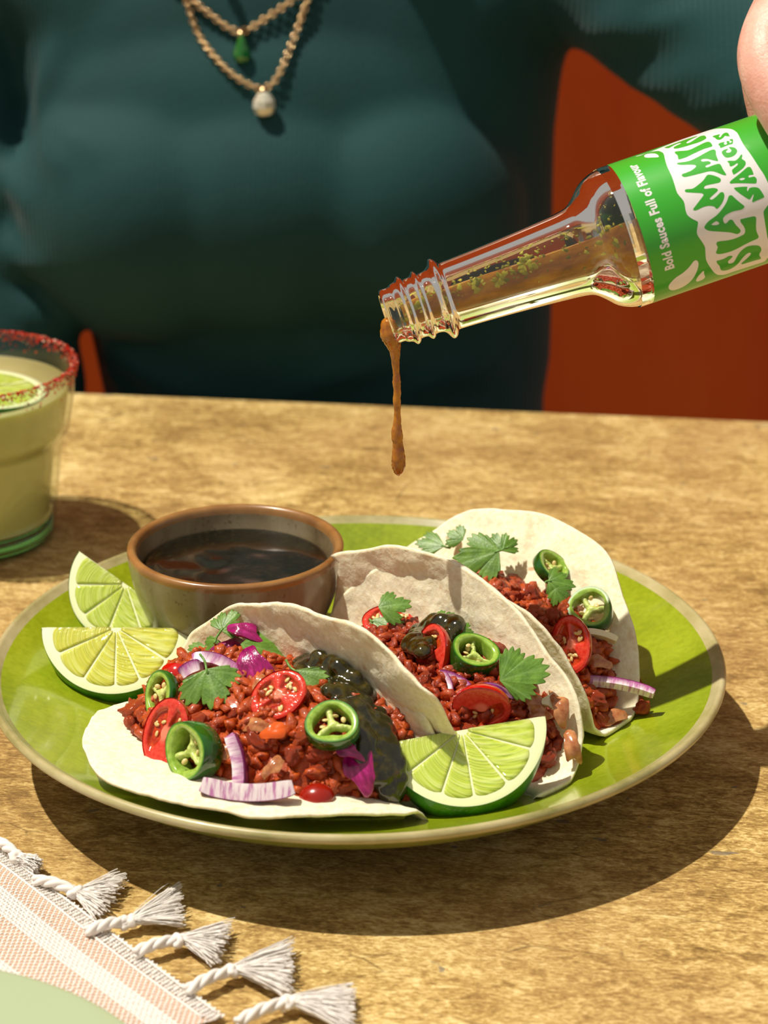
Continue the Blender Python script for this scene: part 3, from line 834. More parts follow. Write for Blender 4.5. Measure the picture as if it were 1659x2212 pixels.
# sauce poured over the tacos
DRZ = NT('dark green poured sauce')
_n = DRZ.noise(DRZ.coord(), 300, 5, .6); _f = DRZ.voronoi(DRZ.coord(), 1100)
_c = DRZ.ramp(_n, [(.3, lin(18, 16, 4)), (.5, lin(38, 36, 8)), (.64, lin(68, 60, 15)), (.8, lin(100, 46, 12))])
DRZ.col(DRZ.mix(DRZ.ramp(_f, [(0, (.6, .6, .6)), (.07, (0, 0, 0))]), _c, lin(130, 122, 40))).set(Roughness=.1, Coat_Weight=.7, Coat_Roughness=.04, Subsurface_Weight=.15, Subsurface_Radius=(.4, .3, .06), Subsurface_Scale=.003)
DRZ.bump(_n, .22, .0008); DRZ = DRZ.m
def drizzle(name, label, path, lift, seed, n=130, thick=.0020):
    rr = random.Random(seed); g = Geo()
    pts = smoothprof(path, 12)
    for q in range(n):
        x, y, hw = pts[int(rr.random() * (len(pts) - 1))]
        i = pts.index((x, y, hw)); x2, y2, _ = pts[min(i + 1, len(pts) - 1)]; x1, y1, _ = pts[max(i - 1, 0)]
        dx, dy = x2 - x1, y2 - y1; L = math.hypot(dx, dy) or 1
        u = rr.uniform(-1, 1) * hw * .72
        px, py = x - dy / L * u, y + dx / L * u
        p, nn = hit(px, py); DISC.append((px, py, 26)); d = ray(px, py).normalized()
        nn = (nn + Vector((0, 0, .6)) - d * .6).normalized()
        r = rr.uniform(.0022, .0042)
        Mr = frame((0, 0, 0), nn).to_3x3()
        g.add(ball(p - d * lift * rr.uniform(.6, 1.1), (r, r, rr.uniform(.5, 1.0) * thick), 12, 8, Mr))
    me = remesh(g.mesh(name), .0007, 6, name)
    return tag(obj(name, me, DRZ), label, 'sauce', None, 'stuff')
drizzle('poured_sauce', 'thick dark green sauce running down the front taco against its back flap', [(648, 1448, 16), (700, 1450, 34), (745, 1490, 44), (790, 1550, 46), (815, 1610, 50), (832, 1665, 42), (858, 1712, 22)], .0058, 5, 260, .0026)
drizzle('poured_sauce', 'patch of dark sauce over the tomato in the middle taco', [(900, 1400, 20), (915, 1378, 26), (950, 1362, 26), (985, 1362, 16)], .0125, 6, 190, .0032)
# ------------------------------------------------------------ loose mince crumbles, kept clear of the toppings
for k in (1, 2, 3):
    f = FILL[k]; r = random.Random(17 * k)
    n_, pts, tries = {1: 128, 2: 72, 3: 94}[k], [], 0
    while len(pts) < n_ and tries < 6000:
        tries += 1
        s = r.uniform(f['s0'] * .98, f['s1'] * .98); lam = r.uniform(.0, 1.0)
        p = heap_point(k, s, lam)
        if any((p - q).length < .0052 for q in pts): continue
        pts.append(p)
        x, y = pixel(p); sink = 0
        for (tx, ty, tr) in DISC:
            if math.hypot(x - tx, y - ty) < tr: sink = .0042
        crumble(k, p + Vector((0, 0, r.uniform(.0002, .0020) - sink)), r.uniform(.0026, .0041) * (1 if not sink else .8), r)
for (px, py) in ((1388, 1540), (1368, 1520), (1330, 1552), (1305, 1556), (1345, 1500), (1372, 1480)):
    p = on_z(px, py, .024); p.z = max(p.z, plate_at(p.x, p.y) + .003)
    crumble(3, p, .0034 if px != 1388 else .003, random.Random(px))
# ------------------------------------------------------------ lime wedges
RIND = NT('lime rind')
RIND.col(RIND.ramp(RIND.noise(RIND.coord(), 180, 3), [(.3, lin(34, 98, 14)), (.7, lin(72, 142, 28))])).set(Roughness=.3, Coat_Weight=.25)
RIND.bump(RIND.noise(RIND.coord(), 900, 2), .5, .0006); RIND = RIND.m
PITH = NT('white lime pith'); PITH.col(lin(232, 238, 188)).set(Roughness=.45, Subsurface_Weight=.3, Subsurface_Radius=(.4, .5, .3), Subsurface_Scale=.002); PITH = PITH.m
def mat_pulp(a, b):
    m = NT('juicy lime pulp')
    v = m.attr('vr'); u = m.attr('va')
    cx = m.n('ShaderNodeCombineXYZ'); m.l(m.math('MULTIPLY', v, 5.), cx.inputs[0]); m.l(m.math('MULTIPLY', u, 13.), cx.inputs[1])
    vo = m.voronoi(cx.outputs[0], 1.0, 'SMOOTH_F1')
    vn = m.noise(cx.outputs[0], 1.3, 3)
    c = m.ramp(vn, [(.3, a), (.7, b)])
    c = m.mix(m.ramp(vo, [(.40, (0, 0, 0)), (.75, (.6, .6, .6))]), c, lin(226, 236, 160))
    m.col(c).set(Roughness=.14, Coat_Weight=.6, Coat_Roughness=.05, Subsurface_Weight=.6, Subsurface_Radius=(.5, .7, .2), Subsurface_Scale=.006)
    m.bump(vo, .6, .0012)
    return m.m
PULP = mat_pulp(lin(176, 200, 56), lin(208, 222, 104))
PULPY = mat_pulp(lin(196, 200, 48), lin(222, 222, 104))
def lime_wedge(label, M, R=.026, beta=1.25, nseg=5, seed=0, pulp=None, start=0.):
    t = empty('lime_wedge', label, 'lime', M, 'lime wedges on the plate')
    rr = random.Random(seed); NA, NB = 72, 26
    V, F = [], []
    for i in range(NB + 1):
        g_ = beta * i / NB
        for k in range(NA + 1):
            a = PI * k / NA; st = 1 + .05 * math.cos(a) ** 8
            bu = 1 + .16 * math.sin(min(1, g_ / beta * 1.3) * PI / 2)
            V.append((R * math.cos(a) * st, -R * bu * math.sin(a) * math.cos(g_), -R * bu * math.sin(a) * math.sin(g_)))
    for i in range(NB):
        for k in range(NA):
            a = i * (NA + 1) + k; F.append((a, a + 1, a + NA + 2, a + NA + 1))
    obj('rind', clean(mesh('rind', V, F)), RIND, t)
    def face(rot, name):
        V, F = [], []; NR = 14
        for i in range(NR + 1):
            q = i / NR
            for k in range(NA + 1):
                a = PI * k / NA; st = 1 + .05 * math.cos(a) ** 8 * q
                y, z = -R * q * math.sin(a), -.0004 * sm(.93, 1, q)
                V.append((R * q * math.cos(a) * st, y * math.cos(rot) - z * math.sin(rot) * -1, y * math.sin(rot) * 1 + z * math.cos(rot)))
        for i in range(NR):
            for k in range(NA):
                a = i * (NA + 1) + k; F.append((a, a + NA + 1, a + NA + 2, a + 1))
        return clean(mesh(name, V, F))
    obj('pith', face(0, 'pith'), PITH, t)
    V, F = [], []; NR = 10
    for i in range(NR + 1):
        for k in range(NA + 1):
            a = PI * k / NA; q = i / NR
            V.append((R * q * math.cos(a), -R * 1.16 * q * math.sin(a) * math.cos(beta), -R * 1.16 * q * math.sin(a) * math.sin(beta)))
    for i in range(NR):
        for k in range(NA):
            a = i * (NA + 1) + k; F.append((a, a + 1, a + NA + 2, a + NA + 1))
    obj('back_cut', clean(mesh('back_cut', V, F)), PITH, t)
    edges = [0.015] + [PI * (k + start) / nseg + rr.uniform(-.07, .07) for k in range(1 if start == 0 else 0, nseg)] + [PI - .015]
    edges = [e for i, e in enumerate(edges) if i == 0 or e - edges[i - 1] > .12 or i == len(edges) - 1]
    for q in range(len(edges) - 1):
        a0, a1 = edges[q], edges[q + 1]; NR, NK = 26, 22
        V, F, VR, VA = [], [], [], []
        first, last = q == 0, q == len(edges) - 2
        for i in range(NR + 1):
            u = i / NR; r = R * (.06 + .845 * u)
            gap = min(.00022 / max(r, .002), (a1 - a0) * .3)
            for k in range(NK + 1):
                x = k / NK
                b0 = a0 + (0 if first else gap); b1 = a1 - (0 if last else gap)
                a = b0 + (b1 - b0) * x
                rr_ = r * (1 - .05 * u * abs(2 * x - 1) ** 4)
                ed = min(1, min(u / .10, (1 - u) / .10, (x / .14 if not first else 9), ((1 - x) / .14 if not last else 9)))
                z = .0001 + .0006 * math.sqrt(max(0, ed * (2 - ed))) + .00018 * nz(r * 900, a * 30, q) * ed
                V.append((rr_ * math.cos(a), -rr_ * math.sin(a), z - (.0004 if ed < .02 else 0))); VR.append(r / R); VA.append((a + q * .7) * (.4 + r / R))
        for i in range(NR):
            for k in range(NK):
                a = i * (NK + 1) + k; F.append((a, a + NK + 1, a + NK + 2, a + 1)[::-1])
        me = mesh('pulp_segment', V, F); setattr_color(me, 'vr', VR); setattr_color(me, 'va', VA)
        obj('pulp_segment', clean_keep(me), pulp or PULP, t)
    return t
def clean_keep(me):
    bm = bmesh.new(); bm.from_mesh(me)
    if sum(f.normal.z for f in bm.faces) < 0: bmesh.ops.reverse_faces(bm, faces=bm.faces)
    bm.to_mesh(me); bm.free(); return me
lime_wedge('bright lime wedge leaning on the front and middle tacos', LIME_M, LIME_R, LIME_B, 6, 1)
lime_wedge('yellowish lime wedge lying in front of the other by the bowl', frame(on_z(251, 1356, .0400), facing(-.02, .46, .89), CR * 300 - CU * 5), .0258, .95, 6, 2, PULPY)
lime_wedge('lime wedge with a pale peak standing between bowl and yellowish wedge', frame(on_z(272, 1262, .0440), facing(-.10, .30, .95), CR * 140 - CU * 104), .0175 * 1.25, 1.15, 5, 3)

# ------------------------------------------------------------ drink
GX, GY = -.1842, .1905
def mat_glass(name, c, rough=.02, ior=1.5):
    """clear container glass: straight-through transmission tinted by the glass, mirror reflection by Fresnel"""
    m = NT(name); t = m.t
    tr = m.n('ShaderNodeBsdfTransparent'); tr.inputs['Color'].default_value = c
    gl = m.n('ShaderNodeBsdfGlossy', i_Roughness=rough)
    fa = m.n('ShaderNodeLayerWeight', i_Blend=.5).outputs['Facing']; mx = m.n('ShaderNodeMixShader')
    m.l(m.math('ADD', m.math('MULTIPLY', m.math('POWER', fa, 4.2), .9), .04), mx.inputs[0]); m.l(tr.outputs[0], mx.inputs[1]); m.l(gl.outputs[0], mx.inputs[2])
    m.l(mx.outputs[0], t.nodes['Material Output'].inputs['Surface'])
    return m.m
drink = empty('drinking_glass', 'thick green-tinted tumbler of pale drink with a red chilli rim', 'glass', Matrix.Translation((GX, GY, 0)))
go = smoothprof([(.0005, .0010), (.030, .0006), (.0352, .0008), (.0368, .0030), (.0378, .0120), (.0400, .0280), (.0420, .0430), (.0430, .0468), (.0452, .0500), (.0462, .0535), (.0484, .0660), (.0500, .0760), (.0506, .0790), (.0500, .0806)], 4)
gi = smoothprof([(.0484, .0806), (.0478, .0790), (.0458, .0660), (.0436, .0535), (.0424, .0500), (.0402, .0468), (.0390, .0430), (.0368, .0280), (.0348, .0130), (.0330, .0100), (.0005, .0092)], 4)
obj('tumbler', mesh('tumbler', *lathe(go + gi, 96)), mat_glass('green tinted recycled glass', lin(246, 252, 247)), drink)
tb = NT('thick green glass base'); tb.col(lin(104, 186, 146)).set(Roughness=.05, Transmission_Weight=1., IOR=1.45)
obj('thick_base', mesh('thick_base', *lathe([(.0005, .0016), (.030, .0014), (.0348, .0022), (.0360, .0045), (.0356, .0092), (.0335, .0094), (.0005, .0089)], 72)), tb.m, drink)
dm = NT('cloudy lime drink')
_z = dm.n('ShaderNodeSeparateXYZ'); dm.l(dm.coord(), _z.inputs[0])
dm.col(dm.ramp(dm.noise(dm.coord((1, 1, .5)), 25, 3), [(.3, lin(210, 198, 124)), (.7, lin(226, 216, 152))])).set(Roughness=.25, Subsurface_Weight=.7, Subsurface_Radius=(.6, .6, .4), Subsurface_Scale=.01)
dp = [(.0005, .0097)] + [(r - .0004, z) for r, z in gi[::-1] if .0101 < z < .0700] + [(.0460, .0702), (.0005, .0702)]
tag(obj('lime_drink', mesh('lime_drink', *lathe(dp, 72)), dm.m, None, Matrix.Translation((GX, GY, 0))), 'cloudy pale green drink filling the tumbler', 'drink', None, 'stuff')
sl = empty('lime_slice', 'round lime slice floating on the drink in the tumbler', 'lime', Matrix.Translation((GX + .012, GY - .010, .0712)) @ Matrix.Rotation(.10, 4, 'Y'))
obj('rind', mesh('rind', *lathe([(.0262, -.0018), (.0268, 0), (.0262, .0018)], 64)), RIND, sl)
obj('pith', mesh('pith', *lathe([(.0005, -.0018), (.0262, -.0018), (.0262, .0018), (.0240, .0017), (.0005, .0015)], 64)), PITH, sl)
for q in range(8):
    V, F, VR, VA = [], [], [], []
    a0 = 2 * PI * q / 8
    for i in range(13):
        u = i / 12; r = .002 + .0205 * u; gp = min(.0005 / r, .3)
        for k in range(11):
            a = a0 + gp + (2 * PI / 8 - 2 * gp) * k / 10
            ed = min(1, u / .1, (1 - u) / .1, k / 1.4, (10 - k) / 1.4)
            V.append((r * math.cos(a), r * math.sin(a), .0017 + .0006 * ed)); VR.append(r / .026); VA.append(a)
    for i in range(12):
        for k in range(10):
            a = i * 11 + k; F.append((a, a + 11, a + 12, a + 1))
    me = mesh('pulp_segment', V, F); setattr_color(me, 'vr', VR); setattr_color(me, 'va', VA)
    obj('pulp_segment', me, PULP, sl)
CH = NT('red chilli salt'); CH.col(CH.ramp(CH.n('ShaderNodeNewGeometry').outputs['Random Per Island'], [(0, lin(120, 8, 4)), (.5, lin(206, 30, 10)), (.85, lin(226, 74, 20)), (1, lin(236, 200, 170))])).set(Roughness=.45)
g = Geo(); rr = random.Random(5)
for q in range(2600):
    a = rr.uniform(0, 2 * PI); b = rr.gauss(0, 1)
    if nz(math.cos(a) * 4, math.sin(a) * 4, 3) < -.45: continue
    if rr.random() < .45: r, z = rr.uniform(.0486, .0505), .0806 + rr.uniform(-.0003, .0004)
    elif rr.random() < .7: z = .0806 - abs(rr.gauss(0, .0035)); r = .0506 - (.0806 - z) * .16 + .0002
    else: z = .0804 - abs(rr.gauss(0, .002)); r = .0479 - (.0806 - z) * .15
    s = rr.uniform(.0003, .0008)
    Mr = Matrix.Rotation(rr.uniform(0, 6), 3, 'X') @ Matrix.Rotation(rr.uniform(0, 6), 3, 'Z')
    g.add(([Mr @ Vector(v) * s + Vector((r * math.cos(a), r * math.sin(a), z)) for v in ((1, 0, 0), (-.5, .8, 0), (-.5, -.8, 0), (0, 0, 1), (0, .1, -1))],
           [(0, 1, 3), (1, 2, 3), (2, 0, 3), (1, 0, 4), (2, 1, 4), (0, 2, 4)]))
obj('chilli_salt_rim', g.mesh('chilli_salt_rim', False), CH.m, drink)['kind'] = 'stuff'
# ------------------------------------------------------------ sauce bottle being poured
ART = {
 'panel': [(9.445,1.355),(9.794,1.314),(10.422,1.373),(11.14,1.481),(11.773,1.481),(12.089,1.453),(12.404,1.25),(12.591,1.119),(12.659,0.969),(12.634,0.829),(12.625,0.681),(12.683,0.508),(12.763,0.294),(12.831,0.163),(12.884,-0.026),(12.948,-0.125),(12.744,-0.205),(12.554,-0.262),(12.463,-0.302),(12.441,-0.397),(12.431,-0.555),(12.452,-0.747),(12.561,-0.947),(12.401,-1.2),(12.256,-1.24),(11.749,-1.229),(11.241,-1.218),(10.988,-1.22),(10.806,-1.178),(10.677,-1.121),(10.553,-1.019),(10.422,-0.867),(10.324,-0.721),(10.335,-0.597),(10.354,-0.506),(10.284,-0.404),(10.212,-0.317),(10.217,-0.254),(10.324,-0.153),(10.301,-0.124),(10.167,-0.068),(10.07,-0.002),(10.069,0.071),(10.104,0.183),(10.006,0.314),(10.028,0.438),(10.058,0.57),(10.073,0.756),(10.129,0.908),(10.21,1.065),(10.198,1.151),(10.12,1.241),(9.886,1.312),(9.537,1.303)],
 'S': [(10.667,-0.799),(10.767,-0.804),(10.919,-0.805),(11.076,-0.786),(11.186,-0.8),(11.205,-0.825),(11.134,-0.855),(11.052,-0.883),(11.058,-0.923),(11.117,-0.949),(11.218,-0.951),(11.287,-0.917),(11.394,-0.826),(11.539,-0.762),(11.727,-0.729),(11.925,-0.742),(12.115,-0.783),(12.189,-0.837),(12.194,-0.899),(12.135,-0.95),(12.137,-1.002),(12.196,-1.073),(12.158,-1.099),(11.993,-1.088),(11.74,-1.079),(11.563,-1.071),(11.513,-1.048),(11.566,-1.015),(11.751,-0.946),(11.834,-0.9),(11.828,-0.868),(11.767,-0.856),(11.662,-0.872),(11.525,-0.929),(11.389,-1.017),(11.234,-1.071),(11.056,-1.093),(10.88,-1.065),(10.794,-1.015),(10.754,-0.921),(10.679,-0.852)],
 'L': [(10.777,-0.497),(10.865,-0.497),(11.13,-0.524),(11.378,-0.534),(11.611,-0.524),(11.707,-0.51),(11.751,-0.46),(11.73,-0.401),(11.668,-0.337),(11.676,-0.295),(11.746,-0.296),(12.017,-0.307),(12.137,-0.317),(12.184,-0.342),(12.163,-0.388),(12.12,-0.471),(12.11,-0.539),(12.149,-0.618),(12.132,-0.646),(12.057,-0.658),(11.877,-0.665),(11.642,-0.682),(11.406,-0.705),(11.174,-0.716),(10.924,-0.708),(10.753,-0.688),(10.678,-0.655),(10.738,-0.603),(10.765,-0.571),(10.739,-0.52)],
 'A': [(10.485,-0.234),(10.573,-0.199),(10.723,-0.168),(10.919,-0.144),(11.099,-0.107),(11.296,-0.051),(11.427,0.001),(11.513,0.047),(11.569,0.058),(11.637,0.046),(11.693,0.002),(11.814,-0.08),(11.909,-0.138),(11.877,-0.159),(11.775,-0.171),(11.504,-0.158),(11.276,-0.171),(11.172,-0.192),(11.134,-0.211),(11.13,-0.253),(11.162,-0.279),(11.227,-0.277),(11.319,-0.254),(11.393,-0.257),(11.439,-0.282),(11.487,-0.343),(11.59,-0.424),(11.595,-0.458),(11.534,-0.477),(11.447,-0.475),(11.26,-0.424),(10.964,-0.369),(10.736,-0.329),(10.581,-0.296),(10.502,-0.263)],
 'A_hole': [(10.725,-0.234),(10.828,-0.215),(10.919,-0.212),(10.974,-0.241),(10.96,-0.26),(10.859,-0.259)],
 'M': [(10.258,0.317),(10.329,0.327),(10.499,0.308),(10.669,0.323),(10.928,0.367),(11.101,0.419),(11.194,0.418),(11.319,0.384),(11.453,0.328),(11.466,0.292),(11.398,0.268),(11.217,0.275),(10.948,0.288),(10.871,0.265),(10.91,0.246),(11.141,0.225),(11.254,0.195),(11.247,0.17),(11.132,0.147),(10.986,0.122),(10.924,0.105),(10.953,0.084),(11.049,0.087),(11.195,0.112),(11.309,0.135),(11.394,0.125),(11.403,0.082),(11.326,0.028),(11.208,-0.019),(11.072,-0.052),(11.015,-0.046),(10.966,-0.011),(10.803,0.019),(10.621,0.025),(10.425,0.015),(10.323,0.023),(10.31,0.044),(10.414,0.074),(10.618,0.13),(10.767,0.174),(10.746,0.203),(10.614,0.229),(10.398,0.266),(10.279,0.289)],
 'M2': [(10.399,0.754),(10.457,0.767),(10.771,0.734),(11.098,0.75),(11.406,0.781),(11.606,0.796),(11.692,0.787),(11.723,0.752),(11.667,0.674),(11.647,0.585),(11.608,0.576),(11.498,0.609),(11.334,0.668),(11.195,0.686),(11.14,0.67),(11.188,0.644),(11.327,0.627),(11.394,0.598),(11.369,0.571),(11.242,0.569),(11.183,0.556),(11.224,0.533),(11.43,0.536),(11.61,0.529),(11.659,0.498),(11.666,0.422),(11.695,0.347),(11.663,0.335),(11.575,0.358),(11.393,0.43),(11.239,0.465),(10.969,0.477),(10.668,0.489),(10.432,0.503),(10.366,0.533),(10.391,0.559),(10.517,0.561),(10.71,0.567),(10.895,0.598),(10.908,0.629),(10.769,0.664),(10.501,0.712)],
 'I': [(10.546,1.016),(10.639,1.015),(10.96,0.95),(11.289,0.972),(11.56,0.998),(11.691,0.986),(11.73,0.938),(11.721,0.873),(11.659,0.855),(11.413,0.86),(11.051,0.839),(10.783,0.818),(10.597,0.819),(10.516,0.833),(10.56,0.913),(10.537,0.967)],
 'N': [(10.401,1.288),(10.729,1.312),(11.117,1.334),(11.508,1.312),(11.524,1.278),(11.309,1.245),(11.1,1.191),(11.084,1.148),(11.207,1.146),(11.436,1.204),(11.622,1.247),(11.737,1.211),(11.725,1.121),(11.657,1.081),(11.419,1.055),(11.174,1.061),(10.87,1.071),(10.669,1.093),(10.606,1.133),(10.671,1.181),(10.914,1.215),(10.907,1.251),(10.752,1.252),(10.531,1.203),(10.445,1.214)],
 's1': [(11.77,0.127),(11.866,0.13),(12.178,0.094),(12.153,0.065),(12.156,0.033),(12.246,0.065),(12.395,0.057),(12.524,0.025),(12.588,-0.048),(12.613,-0.103),(12.565,-0.116),(12.374,-0.121),(12.214,-0.126),(12.202,-0.109),(12.294,-0.045),(12.317,-0.029),(12.271,-0.035),(12.164,-0.071),(12.103,-0.069),(11.991,-0.015),(11.863,0.055)],
 'a1': [(11.705,0.222),(11.782,0.244),(12.034,0.281),(12.254,0.317),(12.402,0.342),(12.49,0.336),(12.522,0.303),(12.522,0.235),(12.492,0.22),(12.393,0.23),(12.339,0.222),(12.35,0.201),(12.512,0.19),(12.555,0.151),(12.519,0.11),(12.462,0.099),(12.215,0.137),(11.884,0.185),(11.728,0.203)],
 'a1_hole': [(12.026,0.222),(12.111,0.229),(12.207,0.215),(12.178,0.199),(12.084,0.2)],
 'u1': [(11.897,0.519),(11.977,0.52),(12.138,0.493),(12.283,0.515),(12.374,0.545),(12.425,0.549),(12.415,0.523),(12.365,0.486),(12.429,0.438),(12.402,0.392),(12.288,0.353),(12.106,0.325),(11.949,0.308),(11.908,0.314),(11.913,0.369),(11.996,0.392),(12.126,0.414),(12.177,0.435),(12.156,0.446),(12.051,0.433),(11.938,0.43),(11.909,0.449),(11.926,0.483)],
 'c1': [(11.873,0.695),(11.974,0.72),(12.08,0.717),(12.1,0.704),(12.02,0.684),(12.013,0.659),(12.092,0.645),(12.166,0.656),(12.179,0.688),(12.154,0.729),(12.203,0.732),(12.313,0.698),(12.35,0.647),(12.306,0.605),(12.18,0.571),(12.021,0.568),(11.914,0.586),(11.866,0.636)],
 'e1': [(11.904,0.851),(11.987,0.874),(12.132,0.861),(12.075,0.833),(12.097,0.804),(12.166,0.812),(12.183,0.849),(12.228,0.864),(12.282,0.837),(12.247,0.815),(12.286,0.806),(12.347,0.822),(12.302,0.86),(12.333,0.878),(12.411,0.86),(12.351,0.792),(12.303,0.773),(12.184,0.779),(11.957,0.77),(11.904,0.781),(11.921,0.816)],
 's2': [(11.911,1.087),(12.014,1.098),(12.168,1.076),(12.085,1.03),(12.106,0.997),(12.23,1.056),(12.338,1.074),(12.407,1.043),(12.393,0.967),(12.389,0.944),(12.313,0.964),(12.258,0.992),(12.186,0.962),(12.043,0.94),(11.962,0.974),(11.946,1.031)],
 'drop1': [(8.984,-1.004),(9.043,-0.933),(9.234,-0.857),(9.5,-0.808),(9.721,-0.745),(9.898,-0.672),(9.99,-0.665),(10.051,-0.706),(10.04,-0.777),(9.964,-0.878),(9.819,-1.01),(9.613,-1.111),(9.361,-1.156),(9.158,-1.144),(9.031,-1.088)],
 'drop2': [(9.942,-1.08),(9.997,-1.0),(10.132,-0.93),(10.211,-0.915),(10.218,-0.992),(10.252,-1.055),(10.221,-1.106),(10.095,-1.133),(9.981,-1.126)],
 'drop3': [(9.642,1.217),(9.732,1.266),(9.87,1.239),(10.0,1.158),(10.029,1.065),(9.997,1.032),(9.892,1.056),(9.715,1.111),(9.64,1.157)],
}
_ax = math.radians(19.0); _dl = math.radians(1.5)
B_AX = (CR * math.cos(_ax) * math.cos(_dl) + CU * math.sin(_ax) * math.cos(_dl) + CF * math.sin(_dl)).normalized()
B_O = at_depth(834, 686, .7035)
_v = -ray(1363, 510).normalized(); B_C = (_v - B_AX * _v.dot(B_AX)).normalized()     # side facing the viewer
B_U = -(B_AX.cross(B_C)).normalized()
if B_U.z < 0: B_U = -B_U
B_M = Matrix((B_C, -B_U, B_AX)).transposed().to_4x4(); B_M.translation = B_O
assert abs(B_M.determinant() - 1) < 1e-3
def bpt(c, u, z): return B_O + (B_C * c + B_U * u + B_AX * z) * .01
bottle = empty('sauce_bottle', 'glass hot sauce bottle with a green label, tipped to pour over the tacos', 'bottle', B_M)
c_ = lambda L: [(r * .01, z * .01) for r, z in L]
ob = c_([(.72, .06), (.78, 0.0), (.88, .02), (.93, .12), (.93, .34), (.99, .44), (1.02, .55), (1.05, .62), (1.15, .70), (1.17, .76), (1.12, .84), (1.03, .92), (1.03, 1.12), (1.12, 1.20), (1.17, 1.27), (1.14, 1.34), (1.04, 1.44), (1.06, 1.66), (1.16, 1.78), (1.34, 1.88), (1.38, 1.97), (1.32, 2.07), (1.17, 2.17), (1.15, 2.4), (1.20, 3.4), (1.28, 4.6), (1.38, 5.8), (1.45, 6.5), (1.55, 6.85), (1.80, 7.15), (2.10, 7.45), (2.30, 7.85), (2.38, 8.3), (2.395, 8.8), (2.395, 16.5), (2.39, 18.0), (2.25, 18.5), (1.9, 18.65), (.001, 18.5)])
ib = c_([(.72, .06), (.72, .5), (.80, 1.2), (.86, 2.0), (.92, 2.5), (.99, 3.4), (1.07, 4.6), (1.17, 5.8), (1.24, 6.5), (1.34, 6.95), (1.62, 7.3), (1.92, 7.65), (2.10, 8.0), (2.17, 8.5), (2.18, 9.5), (2.18, 16.5), (2.15, 17.8), (1.9, 18.1), (.001, 18.0)])
gm = NT('clear bottle glass'); gm.col(lin(246, 249, 244)).set(Roughness=.02, Transmission_Weight=1., IOR=1.48); gm = gm.m
obj('glass', mesh('glass', *lathe(smoothprof(ob[::-1], 3) + smoothprof(ib, 3), 96)), gm, bottle)
# sauce clinging along the lower wall
V, F = lathe([(r * 1.012, z) for r, z in smoothprof(ib[1:-1], 2)] + [(.0001, .180)], 64)
V = [(r0[0], r0[1], r0[2]) for r0 in V]; n0 = len(V)
me = clean(mesh('sauce', V, F)); bm = bmesh.new(); bm.from_mesh(me)
bmesh.ops.holes_fill(bm, edges=[e for e in bm.edges if e.is_boundary])
res = bmesh.ops.bisect_plane(bm, geom=bm.verts[:] + bm.edges[:] + bm.faces[:], plane_co=(0, -.0012, .03), plane_no=Vector((-.22, -1, .03)).normalized(), clear_outer=True)
bmesh.ops.holes_fill(bm, edges=[e for e in bm.edges if e.is_boundary])
bmesh.ops.triangulate(bm, faces=bm.faces)
bm.to_mesh(me); bm.free()
ps = NT('amber brown pepper sauce')
_n = ps.noise(ps.coord((1, 1, .4)), 180, 5, .6)
ps.col(ps.ramp(_n, [(.3, lin(110, 66, 8)), (.5, lin(164, 104, 18)), (.7, lin(194, 144, 38))])).set(Roughness=.15, Coat_Weight=.4, Subsurface_Weight=.35, Subsurface_Radius=(.5, .3, .06), Subsurface_Scale=.006)
ps.bump(_n, .3, .001)
obj('sauce', me, ps.m, bottle)
# herb flecks and droplets on the inside wall
fk = NT('yellow green herb flecks')
fk.col(fk.ramp(fk.n('ShaderNodeNewGeometry').outputs['Random Per Island'], [(0, lin(92, 92, 14)), (.5, lin(150, 140, 24)), (1, lin(196, 184, 60))])).set(Roughness=.15, Coat_Weight=.5, Subsurface_Weight=.3, Subsurface_Radius=(.5, .5, .1), Subsurface_Scale=.003)
g = Geo(); rr = random.Random(9)
iz = [z for r, z in ib]; ir = [r for r, z in ib]
def rin(z): return float(np.interp(z, iz[:-1], ir[:-1]))
def fleck(z, th, s):
    r = rin(z) * 1.0
    nrm = Vector((math.cos(th), -math.sin(th), 0)); p = Vector((r * nrm.x, r * nrm.y, z))
    Mr = frame((0, 0, 0), nrm, (0, 0, 1), rr.uniform(0, 6)).to_3x3()
    V, F = ball((0, 0, 0), (1, 1, 1), 8, 6)
    ph = rr.uniform(0, 9)
    g.add(([p + Mr @ Vector((v[0] * s * (1.2 + .5 * math.sin(3 * math.atan2(v[1], v[0]) + ph)), v[1] * s * (.9 + .3 * math.sin(2 * math.atan2(v[1], v[0]) + ph)), v[2] * s * .35)) for v in V], F))
for q in range(300):
    z = rr.uniform(.004, .087); th = rr.gauss(.55, .55)
    fleck(z, th, rr.uniform(.00022, .00060) * (1.5 if rr.random() < .15 else 1))
for zc, tc, n_ in ((.0300, .15, 14), (.0390, .08, 16), (.0470, .10, 18), (.0500, .25, 10), (.0720, .35, 12), (.0780, .0, 16), (.0140, .2, 10), (.0085, -.1, 12), (.020, -.1, 8)):
    for q in range(n_): fleck(zc + rr.gauss(0, .0018), tc + rr.gauss(0, .14), rr.uniform(.0005, .0012))
obj('herb_flecks', g.mesh('herb_flecks'), fk.m, bottle)['kind'] = 'stuff'
